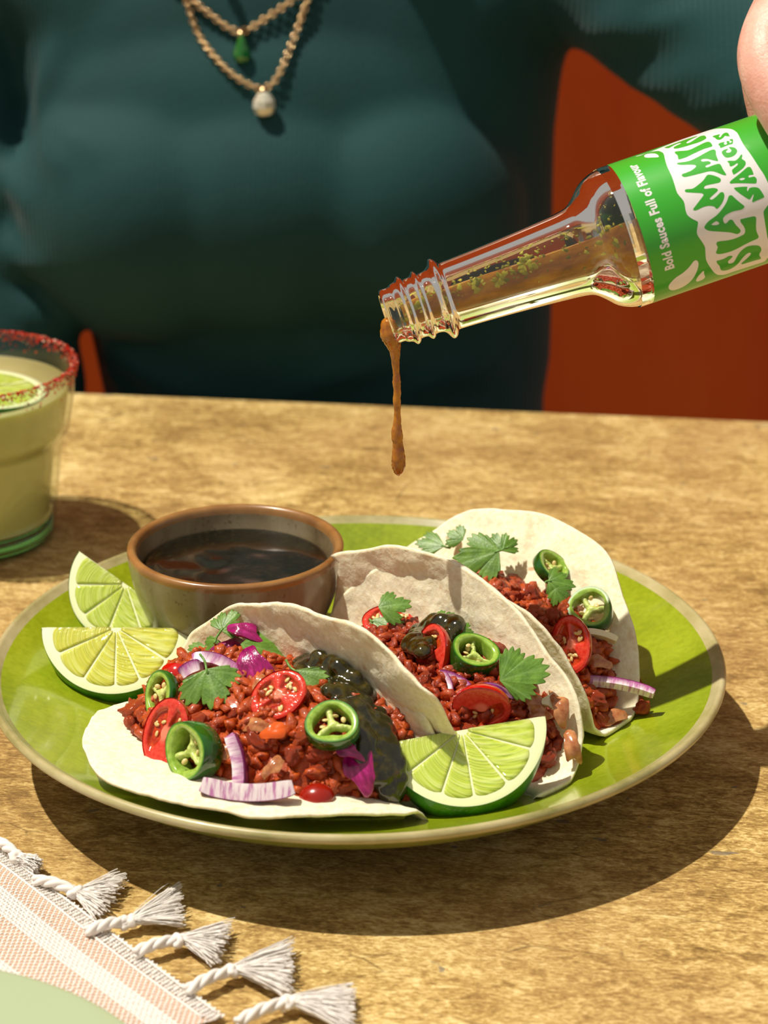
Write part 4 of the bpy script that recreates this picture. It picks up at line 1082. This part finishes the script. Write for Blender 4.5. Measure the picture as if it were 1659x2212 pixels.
# label
def wrapped(name, polys, r, m, parent, dense=.05):
    cu = bpy.data.curves.new(name, 'CURVE'); cu.dimensions = '2D'; cu.fill_mode = 'BOTH'
    for P in polys:
        sp = cu.splines.new('POLY'); sp.points.add(len(P) - 1); sp.use_cyclic_u = True
        for pt, (z, th) in zip(sp.points, P): pt.co = (z, th, 0, 1)
    o = bpy.data.objects.new(name, cu); COL.objects.link(o)
    dg = bpy.context.evaluated_depsgraph_get(); dg.update()
    me = bpy.data.meshes.new_from_object(o.evaluated_get(dg)); bpy.data.objects.remove(o)
    return wrapmesh(name, me, r, m, parent, dense)
def wrapmesh(name, me, r, m, parent, dense=.05):
    bm = bmesh.new(); bm.from_mesh(me)
    ys = [v.co.y for v in bm.verts]; y = min(ys) + dense
    while y < max(ys):
        bmesh.ops.bisect_plane(bm, geom=bm.verts[:] + bm.edges[:] + bm.faces[:], plane_co=(0, y, 0), plane_no=(0, 1, 0)); y += dense
    for v in bm.verts:
        z, th = v.co.x * .01, v.co.y
        v.co = (r * math.cos(th), -r * math.sin(th), z)
    for f in bm.faces:
        c = f.calc_center_median()
        if f.normal.dot(Vector((c.x, c.y, 0))) < 0: f.normal_flip()
    out = bpy.data.meshes.new(name); bm.to_mesh(out); bm.free()
    out.polygons.foreach_set('use_smooth', [True] * len(out.polygons))
    return obj(name, out, m, parent)
LG = simple('glossy green label print', lin(56, 172, 44), .32, .5, .35).m
LW = simple('glossy white label print', lin(240, 236, 236), .32, .5, .35).m
RL = .02402
lab = obj('label', mesh('label', *lathe([(RL, .0850), (RL, .158)], 96)), LG, bottle); tag(lab, 'green paper label with groovy white and green lettering')
wrapped('label_panel', [closedsmooth(ART['panel'], 3)], RL + .00004, LW, lab)
for nm, hole in (('S', 0), ('L', 0), ('A', 'A_hole'), ('M', 0), ('M2', 0), ('I', 0), ('N', 0), ('s1', 0), ('a1', 'a1_hole'), ('u1', 0), ('c1', 0), ('e1', 0), ('s2', 0)):
    P = [closedsmooth(ART[nm], 3)] + ([closedsmooth(ART[hole], 3)] if hole else [])
    wrapped('label_letter', P, RL + .00008, LG, lab)
for nm in ('drop1', 'drop2', 'drop3'): wrapped('label_droplet', [closedsmooth(ART[nm], 3)], RL + .00004, LW, lab)
fc = bpy.data.curves.new('slogan', 'FONT'); fc.body = 'Bold Sauces Full of Flavour'; fc.size = 1.; fc.offset = .04; fc.space_character = 1.08; fc.resolution_u = 3
fo = bpy.data.objects.new('slogan', fc); COL.objects.link(fo)
dg = bpy.context.evaluated_depsgraph_get(); dg.update()
me = bpy.data.meshes.new_from_object(fo.evaluated_get(dg)); bpy.data.objects.remove(fo)
xs = [v.co.x for v in me.vertices]; x0, x1 = min(xs), max(xs)
for v in me.vertices:
    th = -.667 + (v.co.x - x0) / (x1 - x0) * 1.724
    v.co = (9.235 - v.co.y * .43, th, 0)
wrapmesh('label_slogan', me, RL + .00005, LW, lab, .06)
# stream
st = NT('amber pouring sauce'); _n = st.noise(st.coord(), 300, 4)
st.col(st.ramp(_n, [(.3, lin(140, 74, 8)), (.7, lin(196, 130, 30))])).set(Roughness=.1, Coat_Weight=.6, Coat_Roughness=.04, Subsurface_Weight=.5, Subsurface_Radius=(.6, .3, .05), Subsurface_Scale=.004)
st.bump(_n, .2, .0005)
lip = bpt(0, -.86, .12)
path = [(842, 690, 12), (840, 706, 19), (845, 725, 22), (850, 742, 17), (853, 760, 11.5), (855, 785, 8.5), (856, 805, 7.5), (857, 825, 9), (858, 842, 8), (857, 865, 8.6), (858, 885, 7.5), (858, 910, 8.5), (857, 928, 11.5), (858, 945, 12.5), (859, 955, 11.5), (860, 970, 13), (861, 990, 15.5), (861, 1008, 15), (860, 1020, 10), (860, 1027, 3)]
pp = smoothprof(path, 4); rr = random.Random(2)
pts = [on_y(x + rr.uniform(-.5, .5), y, lip.y) for x, y, h in pp]; rad = [max(.0002, h / FPX * .72 * (1 + .05 * rr.uniform(-1, 1))) for x, y, h in pp]
tag(obj('sauce_stream', Geo().add(tube(pts, rad, 14)).mesh('sauce_stream'), st.m), 'thin amber stream of sauce running from the bottle mouth, ending in a drop', 'sauce')
# ------------------------------------------------------------ fringed napkin
NA0, NA1 = on_z(-6, 1828, .003), on_z(512, 2216, .003)
nu = (NA1 - NA0); nu.z = 0; nu.normalize(); nv = Vector((nu.y, -nu.x, 0))       # nv points away from the plate
if nv.y > 0: nv = -nv
napkin = empty('napkin', 'white and tan loosely woven cloth napkin with knotted tassels', 'napkin', Matrix.Translation((NA0.x, NA0.y, 0)))
NO = Vector((NA0.x, NA0.y, 0))
WH = NT('white cotton thread'); WH.col(lin(236, 230, 224)).set(Roughness=.8, Subsurface_Weight=.2, Subsurface_Radius=(.4, .4, .4), Subsurface_Scale=.001); WH = WH.m
TAN = simple('tan cotton thread', lin(204, 166, 138), .85, .2).m
PT = .00112
def cloth_z(u, v):
    return .0022 + .0016 * (1 + math.sin(u * 55 + v * 70)) * .5 * sm(0, .01, v) + .0010 * (1 + math.sin(v * 160 - u * 30 + 1)) * .5 * sm(.002, .012, v)
U0, U1, VV = -.045, .125, .075
gw, gt = Geo(), Geo()
nuq, nvq = int((U1 - U0) / PT), int(VV / PT)
tan_row = lambda j: (j * PT % .021) < .0125 and j > 3
def ribbon(g, P, side, wd):
    V, F = [], []
    for p, s_ in zip(P, side):
        V += [p - s_ * wd + Vector((0, 0, -.00012)), p + Vector((0, 0, .00012)), p + s_ * wd + Vector((0, 0, -.00012))]
    for i in range(len(P) - 1):
        for k in (0, 1): F.append((i * 3 + k, i * 3 + k + 1, i * 3 + k + 4, i * 3 + k + 3))
    g.add((V, F))
for j in range(nvq):                                   # threads along the edge
    v = j * PT; P = []
    for i in range(nuq * 2):
        u = U0 + i * PT / 2
        z = cloth_z(u, v) + .00026 * math.cos(PI * (i / 2. + j))
        P.append(nu * u + nv * (v + .0002 * nz(u * 300, v * 900, 1)) + Vector((0, 0, z)))
    ribbon(gt if tan_row(j) else gw, P, [nv] * len(P), PT * .33)
for i in range(nuq):                                   # threads across
    u = U0 + i * PT; P = []
    for j in range(-2, nvq * 2):
        v = j * PT / 2
        z = cloth_z(u, v) - .00026 * math.cos(PI * (i + j / 2.))
        P.append(nu * (u + .0002 * nz(u * 900, v * 300, 2)) + nv * v + Vector((0, 0, z)))
    ribbon(gw, P, [nu] * len(P), PT * .33)
o = obj('white_weave', gw.mesh('white_weave'), WH, napkin); o['kind'] = 'stuff'
o = obj('tan_weave', gt.mesh('tan_weave'), TAN, napkin); o['kind'] = 'stuff'
g = Geo()                                              # whipped stitching along the hem
for i in range(int((U1 - U0) / .0016)):
    u = U0 + i * .0016
    P = [nu * (u + .0010 * a) + nv * (.0002 + .0052 * a) + Vector((0, 0, cloth_z(u, .0052 * a) + .0005)) for a in (0, .33, .66, 1)]
    g.add(tube(P, .00022, 5))
for a in (0.0002, .0054):
    g.add(tube([nu * (U0 + i * .002) + nv * a + Vector((0, 0, cloth_z(U0 + i * .002, a) + .0004)) for i in range(int((U1 - U0) / .002))], .0004, 6))
obj('hem_stitching', g.mesh('hem_stitching'), WH, napkin)
TASS = [((-8, 1818), (38, 1852), (70, 1880), (92, 1862), .0), ((74, 1902), (160, 1926), (272, 1888), (216, 1984), 1.), ((186, 2014), (276, 1992), (384, 1908), (396, 1996), 2.),
        ((290, 2060), (384, 2032), (502, 1990), (470, 2078), 3.), ((402, 2142), (500, 2098), (632, 2028), (630, 2146), 4.), ((512, 2210), (620, 2166), (762, 2130), (762, 2222), 5.)]
for (ra, ka, ea, eb, sd) in TASS:
    rr = random.Random(int(sd) + 40); zc = .0042
    A, K, E1, E2 = (on_z(*q, zc) - NO for q in (ra, ka, ea, eb))
    dirv = (K - A).normalized(); sd_ = dirv.cross(Vector((0, 0, 1))).normalized()
    g = Geo()                                          # knot: overlapping wraps of cord
    for q in range(9):
        a = q * 1.9; c = K + dirv * rr.uniform(-.0016, .0020) + sd_ * .0016 * math.cos(a) + Vector((0, 0, .0012 * math.sin(a)))
        g.add(ball(c, (.0016, .0013, .0011), 12, 8, Matrix.Rotation(rr.uniform(0, 3), 3, 'Z') @ Matrix.Rotation(rr.uniform(0, 3), 3, 'X')))
    kn = obj('tassel', remesh(g.mesh('tassel'), .0004, 2, 'tassel'), WH, napkin)
    g = Geo()
    for st_ in range(3):                               # twisted cord
        P = []
        for i in range(25):
            q = i / 24; c = A.lerp(K, q) + Vector((0, 0, .0012 * math.sin(PI * q))); a = q * 7 + st_ * 2.09 + sd
            P.append(c + (sd_ * math.cos(a) + Vector((0, 0, 1)) * math.sin(a)) * .0010 * (1 - .1 * q))
        g.add(tube(P, .00105, 8))
    obj('twisted_cord', g.mesh('twisted_cord'), WH, kn)
    g = Geo()
    for q in range(230):                               # loose thread ends
        x = rr.random(); e = E1.lerp(E2, x) + dirv * rr.uniform(-.0035, .0012); e.z += rr.uniform(-.0035, .0030) * (1 - abs(2 * x - 1) * .5)
        s0 = K + dirv * .0012 + sd_ * (x - .5) * -.0024 * (1 if (E2 - E1).dot(sd_) < 0 else -1) + Vector((0, 0, rr.uniform(-.0012, .0012)))
        m_ = s0.lerp(e, .5) + Vector((0, 0, rr.uniform(0, .0018))) + sd_ * rr.gauss(0, .0004)
        P = [s0 * (1 - t) ** 2 + m_ * 2 * t * (1 - t) + e * t * t + Vector((rr.gauss(0, .00012), rr.gauss(0, .00012), 0)) for t in [k / 7 for k in range(8)]]
        for p in P: p.z = max(p.z, .0004)
        g.add(tube(P, rr.uniform(.00012, .00022), 4, False))
    o = obj('loose_threads', g.mesh('loose_threads'), WH, kn); o['kind'] = 'stuff'

# ------------------------------------------------------------ side plate on the napkin
sp_z = .0205
pa, pb = on_z(0, 2094, sp_z), on_z(268, 2206, sp_z)
md = (pa + pb) / 2; ch = (pb - pa); hl = ch.length / 2; RS = .092
pn = Vector((ch.y, -ch.x, 0)).normalized()
if pn.y > 0: pn = -pn
pc = md + pn * math.sqrt(RS * RS - hl * hl)
sp = empty('side_plate', 'pale sage green side plate lying on the fringed napkin', 'plate', Matrix.Translation((pc.x, pc.y, .0052)))
SG = simple('pale sage glaze', lin(168, 182, 146), .16, .5, .5).m
pr = smoothprof([(.0005, .0040), (.050, .0042), (.066, .0062), (.082, .0120), (.0895, .0148), (.0915, .0153), (.0920, .0146), (.0908, .0138), (.084, .0100), (.066, .0030), (.052, .0012), (.050, .0), (.046, .0), (.045, .0015), (.0005, .002)], 5)
obj('dish', mesh('dish', *lathe(pr, 128)), SG, sp)
# ------------------------------------------------------------ person behind the table
def P_(px, py, y): return on_y(px, py, y)
def ring_loft(rows, seg=48, pw=2.3):
    """rows of (centre, half width, half depth) stacked upwards, closed at both ends"""
    V, F = [], []
    for c, a, b in rows:
        for k in range(seg):
            t = 2 * PI * k / seg; cs, sn = math.cos(t), math.sin(t)
            V.append(Vector(c) + Vector((a * abs(cs) ** (2 / pw) * (1 if cs > 0 else -1), b * abs(sn) ** (2 / pw) * (1 if sn > 0 else -1), 0)))
    for i in range(len(rows) - 1):
        for k in range(seg):
            F.append((i * seg + k, i * seg + (k + 1) % seg, (i + 1) * seg + (k + 1) % seg, (i + 1) * seg + k))
    F.append(tuple(range(seg))[::-1]); F.append(tuple((len(rows) - 1) * seg + k for k in range(seg)))
    return V, F
TY = .505
def row(pyl, xl, xr, b, dy=0.):
    a_, c_2 = P_(xl, pyl, TY), P_(xr, pyl, TY)
    return (((a_.x + c_2.x) / 2, TY + dy, a_.z), (c_2.x - a_.x) / 2, b)
rows = [((-.035, TY + .01, -.30), .165, .115), ((-.035, TY, -.20), .160, .110), ((-.035, TY, -.11), .135, .098), row(850, 232, 1172, .092), row(760, 212, 1188, .092), row(640, 186, 1192, .095, .002),
        row(520, 136, 1194, .098, .004), row(400, 92, 1196, .098, .006), row(280, 62, 1200, .094, .008), row(160, 40, 1216, .088, .01), row(60, 10, 1240, .080, .012)]
zt = rows[-1][0][2]
rows += [((-.048, TY + .014, zt + .030), .192, .070), ((-.050, TY + .016, zt + .060), .150, .058), ((-.050, TY + .018, zt + .085), .075, .048)]
SHL = P_(-140, -60, .525); ELL = P_(6, 830, .450); WRL = Vector((-.25, .455, -.22))
SHR = P_(1268, -135, TY); ELR = P_(1960, 300, .30)
WRR = bpt(-2.2, 7.4, 22.0)
g = Geo().add(ring_loft(rows))
for (px, py, r, yy) in ((345, 452, (.080, .078, .074), .462), (820, 455, (.082, .076, .074), .462), (575, 440, (.100, .080, .076), .462), (570, 300, (.130, .070, .085), .478), (560, 150, (.125, .060, .085), .490)):
    g.add(ball(P_(px, py, yy), r, 28, 18))
def limb(a, b, r0, r1, n=10, bow=Vector((0, 0, 0)), wr=0):
    P = [a.lerp(b, i / n) + bow * math.sin(PI * i / n) for i in range(n + 1)]
    return tube(P, [r0 + (r1 - r0) * i / n + wr * math.sin(i * 2.3) for i in range(n + 1)], 20)
dW = (WRR - ELR).normalized(); CUFF = ELR + (WRR - ELR) * 1.03
for a, b, r0, r1 in ((SHL, ELL, .053, .048), (ELL, WRL, .048, .036), (SHR, ELR, .053, .050), (ELR, CUFF, .050, .034)):
    g.add(limb(a, b, r0, r1, 10, Vector((-.010, 0, 0)) if a is SHL else Vector((0, 0, 0)), wr=.0012))
    g.add(ball(a, r0 * 1.0)); g.add(ball(b, r1))
base = remesh(g.mesh('tmp'), .008, 8, 'tmp')
bv = BVHTree.FromPolygons([v.co.copy() for v in base.vertices], [tuple(p.vertices) for p in base.polygons])
RIDGE = [([(84, 262), (104, 205), (126, 130), (140, 60)], .010, 7), ([(90, 268), (140, 285), (205, 330), (250, 372)], .009, 8), ([(92, 300), (130, 350), (180, 390)], .008, 6),
         ([(215, 705), (280, 768), (390, 830), (540, 872)], .011, 7), ([(222, 730), (255, 800), (290, 860)], .008, 5), ([(600, 862), (690, 815), (790, 782), (900, 770)], .011, 6), ([(860, 850), (980, 800), (1100, 790)], .009, 5),
         ([(1262, 70), (1340, 55), (1450, 50), (1560, 20)], .011, 9), ([(1300, 120), (1370, 160), (1450, 180), (1560, 150), (1650, 90)], .010, 9), ([(1430, 225), (1510, 235), (1600, 200), (1680, 150)], .010, 9), ([(1330, 10), (1420, -20), (1540, -60)], .010, 8),
         ([(-10, 620), (50, 675), (120, 715), (170, 735)], .012, 9), ([(-10, 520), (60, 560), (130, 570)], .009, 6), ([(-20, 330), (30, 390), (80, 470)], .009, 6)]
for P, r, sink in RIDGE:
    pts = []
    for x, y in [(a, b) for a, b in smoothprof(P, 6)]:
        d = ray(x, y).normalized(); h = bv.ray_cast(CAM, d)
        if h[0] is not None: pts.append(h[0] + d * sink * .0006)
    if len(pts) > 3:
        n = len(pts)
        g.add(tube(pts, [r * (.25 + .75 * math.sin(PI * (i + .5) / n)) for i in range(n)], 10))
shirt = remesh(g.mesh('long_sleeved_top'), .0042, 16, 'long_sleeved_top')
person = empty('person', 'person in a dark teal ribbed long-sleeved top pouring sauce from a bottle', 'person', Matrix.Translation((-.035, .52, -.30)))
PI_M = Matrix.Translation((.035, -.52, .30))
def child(name, me, m):
    o = obj(name, me, m); o.parent = person; o.matrix_parent_inverse = PI_M; return o
TE = NT('dark teal ribbed jersey')
wv = TE.n('ShaderNodeTexWave', wave_type='BANDS', bands_direction='X', i_Scale=120., i_Distortion=.4, i_Detail=1.)
TE.l(TE.coord((1, .6, .12)), wv.inputs['Vector'])
nn_ = TE.noise(TE.coord(), 500, 3)
TE.col(TE.ramp(TE.noise(TE.coord(), 9, 3), [(.3, lin(16, 55, 57)), (.7, lin(21, 66, 67))])).set(Roughness=.75, Sheen_Weight=.08, Sheen_Roughness=.4)
TE.b.inputs['Specular IOR Level'].default_value = .25
TE.bump(TE.math('ADD', wv.outputs['Fac'], nn_), .3, .0012)
child('long_sleeved_top', shirt, TE.m)
# ---- skin: head, neck, arms inside the sleeves, hands
SK = NT('fair skin')
_n = SK.noise(SK.coord(), 120, 4); _f = SK.noise(SK.coord((1, 1, 1)), 900, 4)
SK.col(SK.ramp(_n, [(.3, lin(226, 164, 146)), (.7, lin(242, 196, 178))])).set(Roughness=.42, Subsurface_Weight=.25, Subsurface_Radius=(.6, .25, .12), Subsurface_Scale=.004)
SK.bump(_f, .4, .0007)
g = Geo()
nk = Vector((-.05, TY + .018, zt + .085))
g.add(tube([nk + Vector((0, 0, -.06)), nk + Vector((0, .008, .02)), nk + Vector((0, .022, .075))], [.056, .050, .052], 20))
hd = nk + Vector((0, .022, .145))
g.add(ball(hd + Vector((0, .012, .022)), (.073, .090, .090), 24, 18)); g.add(ball(hd + Vector((0, -.022, -.040)), (.056, .060, .066), 20, 14)); g.add(ball(hd + Vector((0, -.055, -.088)), (.026, .022, .018), 14, 10))
g.add(tube([hd + Vector((0, -.080, .016)), hd + Vector((0, -.090, -.008)), hd + Vector((0, -.098, -.026))], [.008, .009, .012], 12)); g.add(ball(hd + Vector((0, -.086, -.030)), (.017, .011, .008)))
g.add(ball(hd + Vector((0, -.076, -.056)), (.024, .010, .006))); g.add(ball(hd + Vector((0, -.076, -.065)), (.021, .010, .006)))
for sx in (-1, 1):
    g.add(ball(hd + Vector((sx * .074, .015, -.008)), (.008, .020, .030))); g.add(ball(hd + Vector((sx * .034, -.066, -.024)), (.022, .018, .020)))
    g.add(ball(hd + Vector((sx * .032, -.070, .022)), (.020, .010, .006)))
g.add(ring_loft([((c[0], c[1], c[2]), a * .80, b * .80) for c, a, b in rows], 32))
for a, b, r0, r1 in ((SHL, ELL, .036, .033), (ELL, WRL, .033, .025), (SHR, ELR, .046, .040), (ELR, WRR, .040, .026)):
    g.add(limb(a, b, r0, r1, 8, Vector((-.010, 0, 0)) if a is SHL else Vector((0, 0, 0)))); g.add(ball(b, r1))
HW = WRL + Vector((.01, -.02, -.045)); g.add(tube([WRL, HW, HW + Vector((.005, -.02, -.04))], [.026, .034, .030], 14))
for q in range(4): g.add(tube([HW + Vector((-.027 + q * .018, -.025, -.035)), HW + Vector((-.028 + q * .018, -.05, -.07)), HW + Vector((-.028 + q * .018, -.045, -.105 + .006 * abs(q - 1.4)))], [.0095, .0088, .0075], 10))
g.add(tube([HW + Vector((.025, -.005, .0)), HW + Vector((.045, -.028, -.03)), HW + Vector((.040, -.045, -.058))], [.013, .0105, .0085], 10))
low = remesh(g.mesh('tmp'), .0045, 3, 'low')
# gripping hand, laid out around the bottle (towards viewer, up, along) in cm
g = Geo()
def chain(J, R): 
    P = smoothprof([tuple(bpt(*j)) + (r * .01,) for j, r in zip(J, R)], 5)
    g.add(tube([p[:3] for p in P], [p[3] for p in P], 18)); g.add(ball(P[-1][:3], P[-1][3] * .98, 18, 12)); g.add(ball(P[0][:3], P[0][3], 14, 10))
thumb = [(2.66, 1.62, 14.00), (2.52, 2.55, 14.02), (2.05, 3.55, 14.15), (1.55, 4.35, 14.55), (.75, 5.15, 15.6), (-.3, 6.0, 17.2), (-1.3, 6.8, 19.4)]
chain(thumb[::-1], [.74, .92, 1.02, 1.05, 1.20, 1.45, 1.6][::-1])
for (z, s, mz) in ((15.35, 1.0, 16.0), (17.0, 1.06, 17.3), (18.6, 1.0, 18.5), (20.0, .85, 19.6)):
    chain([(-2.9, 6.0, mz + 1.2), (-3.5, 4.3, z + .4), (-3.75, 2.2, z), (-3.35, -.2, z), (-2.35, -2.1, z + .1), (-.9, -3.2, z + .2)], [1.1, 1.0 * s, .92 * s, .86 * s, .80 * s, .66 * s])
for (c, u, z, r) in ((-2.6, 5.9, 17.2, 1.5), (-2.5, 6.4, 18.8, 1.65), (-2.3, 6.9, 20.2, 1.75), (-1.5, 6.6, 19.2, 1.6)): g.add(ball(bpt(c, u, z), r * .01, 18, 14))
g.add(tube([bpt(-2.3, 6.8, 19.5), WRR, WRR.lerp(ELR, .12)], [.021, .0245, .026], 20))
hand = remesh(g.mesh('tmp'), .0009, 5, 'hand')
bm = bmesh.new(); bm.from_mesh(low); bm.from_mesh(hand); body = bpy.data.meshes.new('body'); bm.to_mesh(body); bm.free()
body.polygons.foreach_set('use_smooth', [True] * len(body.polygons))
child('body', body, SK.m)
NLM = NT('dark bronze nail polish'); NLM.col(NLM.ramp(NLM.noise(NLM.coord(), 1400, 2), [(.5, lin(62, 48, 26)), (.7, lin(150, 118, 50))])).set(Roughness=.15, Metallic=.5, Coat_Weight=.6); NLM = NLM.m
t0, t1 = bpt(*thumb[0]), bpt(*thumb[1])
nd = (t0 - t1).normalized(); outw = (B_C * .80 + B_U * .35 + B_AX * .62); outw = (outw - nd * outw.dot(nd)).normalized()
V, F = [], []
for i in range(13):
    for k in range(13):
        u, v = i / 12 * 2 - 1, k / 12 * 2 - 1
        wv_ = .0058 * math.sqrt(max(0, 1 - (abs(u) ** 3.5) * .75))
        a = v * wv_ / .0082
        V.append(t0.lerp(t1, .45) + nd * (u * .0072) + outw * (.0084 * math.cos(a) - .0002) + nd.cross(outw) * (.0084 * math.sin(a)))
for i in range(12):
    for k in range(12): F.append((i * 13 + k, i * 13 + k + 1, i * 13 + k + 14, i * 13 + k + 13))
o = child('thumbnail', mesh('thumbnail', V, F), NLM); so = o.modifiers.new('thickness', 'SOLIDIFY'); so.thickness = .0007; so.offset = 0
HR = NT('brown hair'); HR.col(HR.ramp(HR.noise(HR.coord((1, 1, .15)), 300, 4), [(.3, lin(52, 32, 20)), (.7, lin(96, 62, 38))])).set(Roughness=.45)
g = Geo().add(ball(hd + Vector((0, .024, .034)), (.082, .088, .088), 24, 18)); g.add(ball(hd + Vector((0, .060, -.03)), (.072, .046, .085), 20, 14))
child('hair', remesh(g.mesh('tmp'), .004, 3, 'hair'), HR.m)
EY = simple('eye', lin(236, 232, 226), .2).m
IR = simple('brown iris', lin(58, 36, 22), .15).m
for sx in (-1, 1):
    child('eye', mesh('eye', *ball(hd + Vector((sx * .031, -.071, .006)), (.013, .008, .006), 14, 10)), EY)
    child('iris', mesh('iris', *ball(hd + Vector((sx * .031, -.0765, .005)), (.0052, .0032, .0052), 14, 10)), IR)
g = Geo()
for sx in (-1, 1):
    hp = Vector((-.035 + sx * .085, TY, -.27)); kn = Vector((-.035 + sx * .10, TY - .40, -.25)); an = kn + Vector((0, .06, -.42))
    g.add(limb(hp, kn, .080, .060, 8)); g.add(ball(kn, .060)); g.add(limb(kn, an, .058, .042, 8)); g.add(ball(an + Vector((0, -.05, -.025)), (.045, .11, .042)))
g.add(ball((-.035, TY + .01, -.29), (.175, .125, .09), 20, 14))
child('trousers', remesh(g.mesh('tmp'), .008, 3, 'trousers'), simple('black trousers', lin(30, 30, 34), .8).m)
stool = empty('stool', 'plain wooden stool under the person behind the table', 'stool', Matrix.Translation((-.035, TY + .02, -.75)))
obj('seat', Geo().add(tube([(0, 0, .345), (0, 0, .372)], .19, 40)).mesh('seat', False), wood, stool)
for q in range(4):
    a = PI / 4 + q * PI / 2; obj('leg', Geo().add(tube([(.15 * math.cos(a), .15 * math.sin(a), .346), (.18 * math.cos(a), .18 * math.sin(a), 0)], .014, 12)).mesh('leg'), wood, stool)
# ------------------------------------------------------------ necklaces
sb = BVHTree.FromPolygons([v.co.copy() for v in shirt.vertices], [tuple(p.vertices) for p in shirt.polygons])
GOLD = NT('gold chain'); GOLD.col(lin(216, 182, 134)).set(Roughness=.22, Metallic=1.); GOLD = GOLD.m
def on_shirt(x, y, off):
    d = ray(x, y).normalized(); h = sb.ray_cast(CAM, d)
    return (h[0] - d * off) if h[0] is not None else P_(x, y, .43)
lk = Geo().add(([], []))
def ringlink(c, t, n, R, r):
    x = t.normalized(); y = (n - x * n.dot(x)).normalized(); V, F = [], []; A, B = 14, 6
    for i in range(A):
        a = 2 * PI * i / A; ctr = c + x * R * 1.25 * math.cos(a) + y * R * math.sin(a); o_ = (x * math.cos(a) + y * math.sin(a)); z = x.cross(y)
        for k in range(B):
            b = 2 * PI * k / B; V.append(ctr + (o_ * math.cos(b) + z * math.sin(b)) * r)
    for i in range(A):
        for k in range(B): F.append((i * B + k, ((i + 1) % A) * B + k, ((i + 1) % A) * B + (k + 1) % B, i * B + (k + 1) % B))
    return V, F
def necklace(label, path, gem, gemcol, R=.0019):
    la, lb = nk + Vector((-.064, -.022, .004)), nk + Vector((.064, -.022, .004))     # up to and round the back of the neck
    path = [pixel(la)] + list(path) + [pixel(lb)]
    pts = [on_shirt(x, y, .0030) for x, y in smoothprof(path, 40)]
    arc = [nk + Vector((.062 * math.sin(a), .006 - .060 * math.cos(a), .014 + .012 * (1 - math.cos(a)) / 2)) for a in [math.radians(d) for d in range(70, 291, 10)]]
    pts += arc + pts[:1]
    org = on_shirt(gem[2], gem[3], .0030)
    root = empty('necklace', label, 'necklace', Matrix.Translation(org))
    g = Geo(); acc, i, q = 0, 0, 0
    L = [0.]
    for a, b in zip(pts, pts[1:]): L.append(L[-1] + (b - a).length)
    d = 0.
    while d < L[-1]:
        while L[i + 1] < d: i += 1
        f = (d - L[i]) / max(1e-9, L[i + 1] - L[i]); c = pts[i].lerp(pts[i + 1], f); t = pts[i + 1] - pts[i]
        n = Vector((0, -1, .2)); n = n if q % 2 == 0 else t.cross(n)
        g.add(ringlink(c - org, t, n.cross(t) if q % 2 == 0 else n.cross(t), R, R * .36)); d += R * 1.75; q += 1
    obj('chain', g.mesh('chain'), GOLD, root)
    gp = on_shirt(gem[0], gem[1], .0045); tp = on_shirt(gem[2], gem[3], .0045)
    obj('bail', Geo().add(tube([tp - org, tp.lerp(gp, .55) - org], [.0022, .0015], 10)).mesh('bail'), GOLD, root)
    gmm = NT('pendant gem'); gmm.col(gemcol[0]).set(Roughness=.05, Coat_Weight=1., Metallic=gemcol[1])
    V, F = lathe(gemcol[3], 9)
    obj('pendant', mesh('pendant', [Vector(v) * gemcol[2] + gp - org for v in V], F, False), gmm.m, root)
necklace('short gold necklace with a green drop pendant on the teal top', [(318, -90), (395, -18), (450, 28), (515, 68), (580, 36), (640, -8), (720, -80)], (522, 104, 520, 66), (lin(10, 110, 26), 0., 1., [(.0002, .0075), (.0022, .0040), (.0040, -.0010), (.0046, -.0040), (.0036, -.0066), (.0002, -.0080)]), .0016)
necklace('longer gold chain with a round clear stone pendant on the teal top', [(372, -90), (402, 0), (432, 80), (490, 150), (540, 184), (572, 190), (600, 165), (636, 80), (664, 0), (690, -90)], (570, 226, 568, 190), (lin(228, 226, 206), .3, 1., [(.0002, .0066), (.0034, .0056), (.0056, .0022), (.0060, -.0012), (.0046, -.0048), (.0002, -.0066)]), .0015)
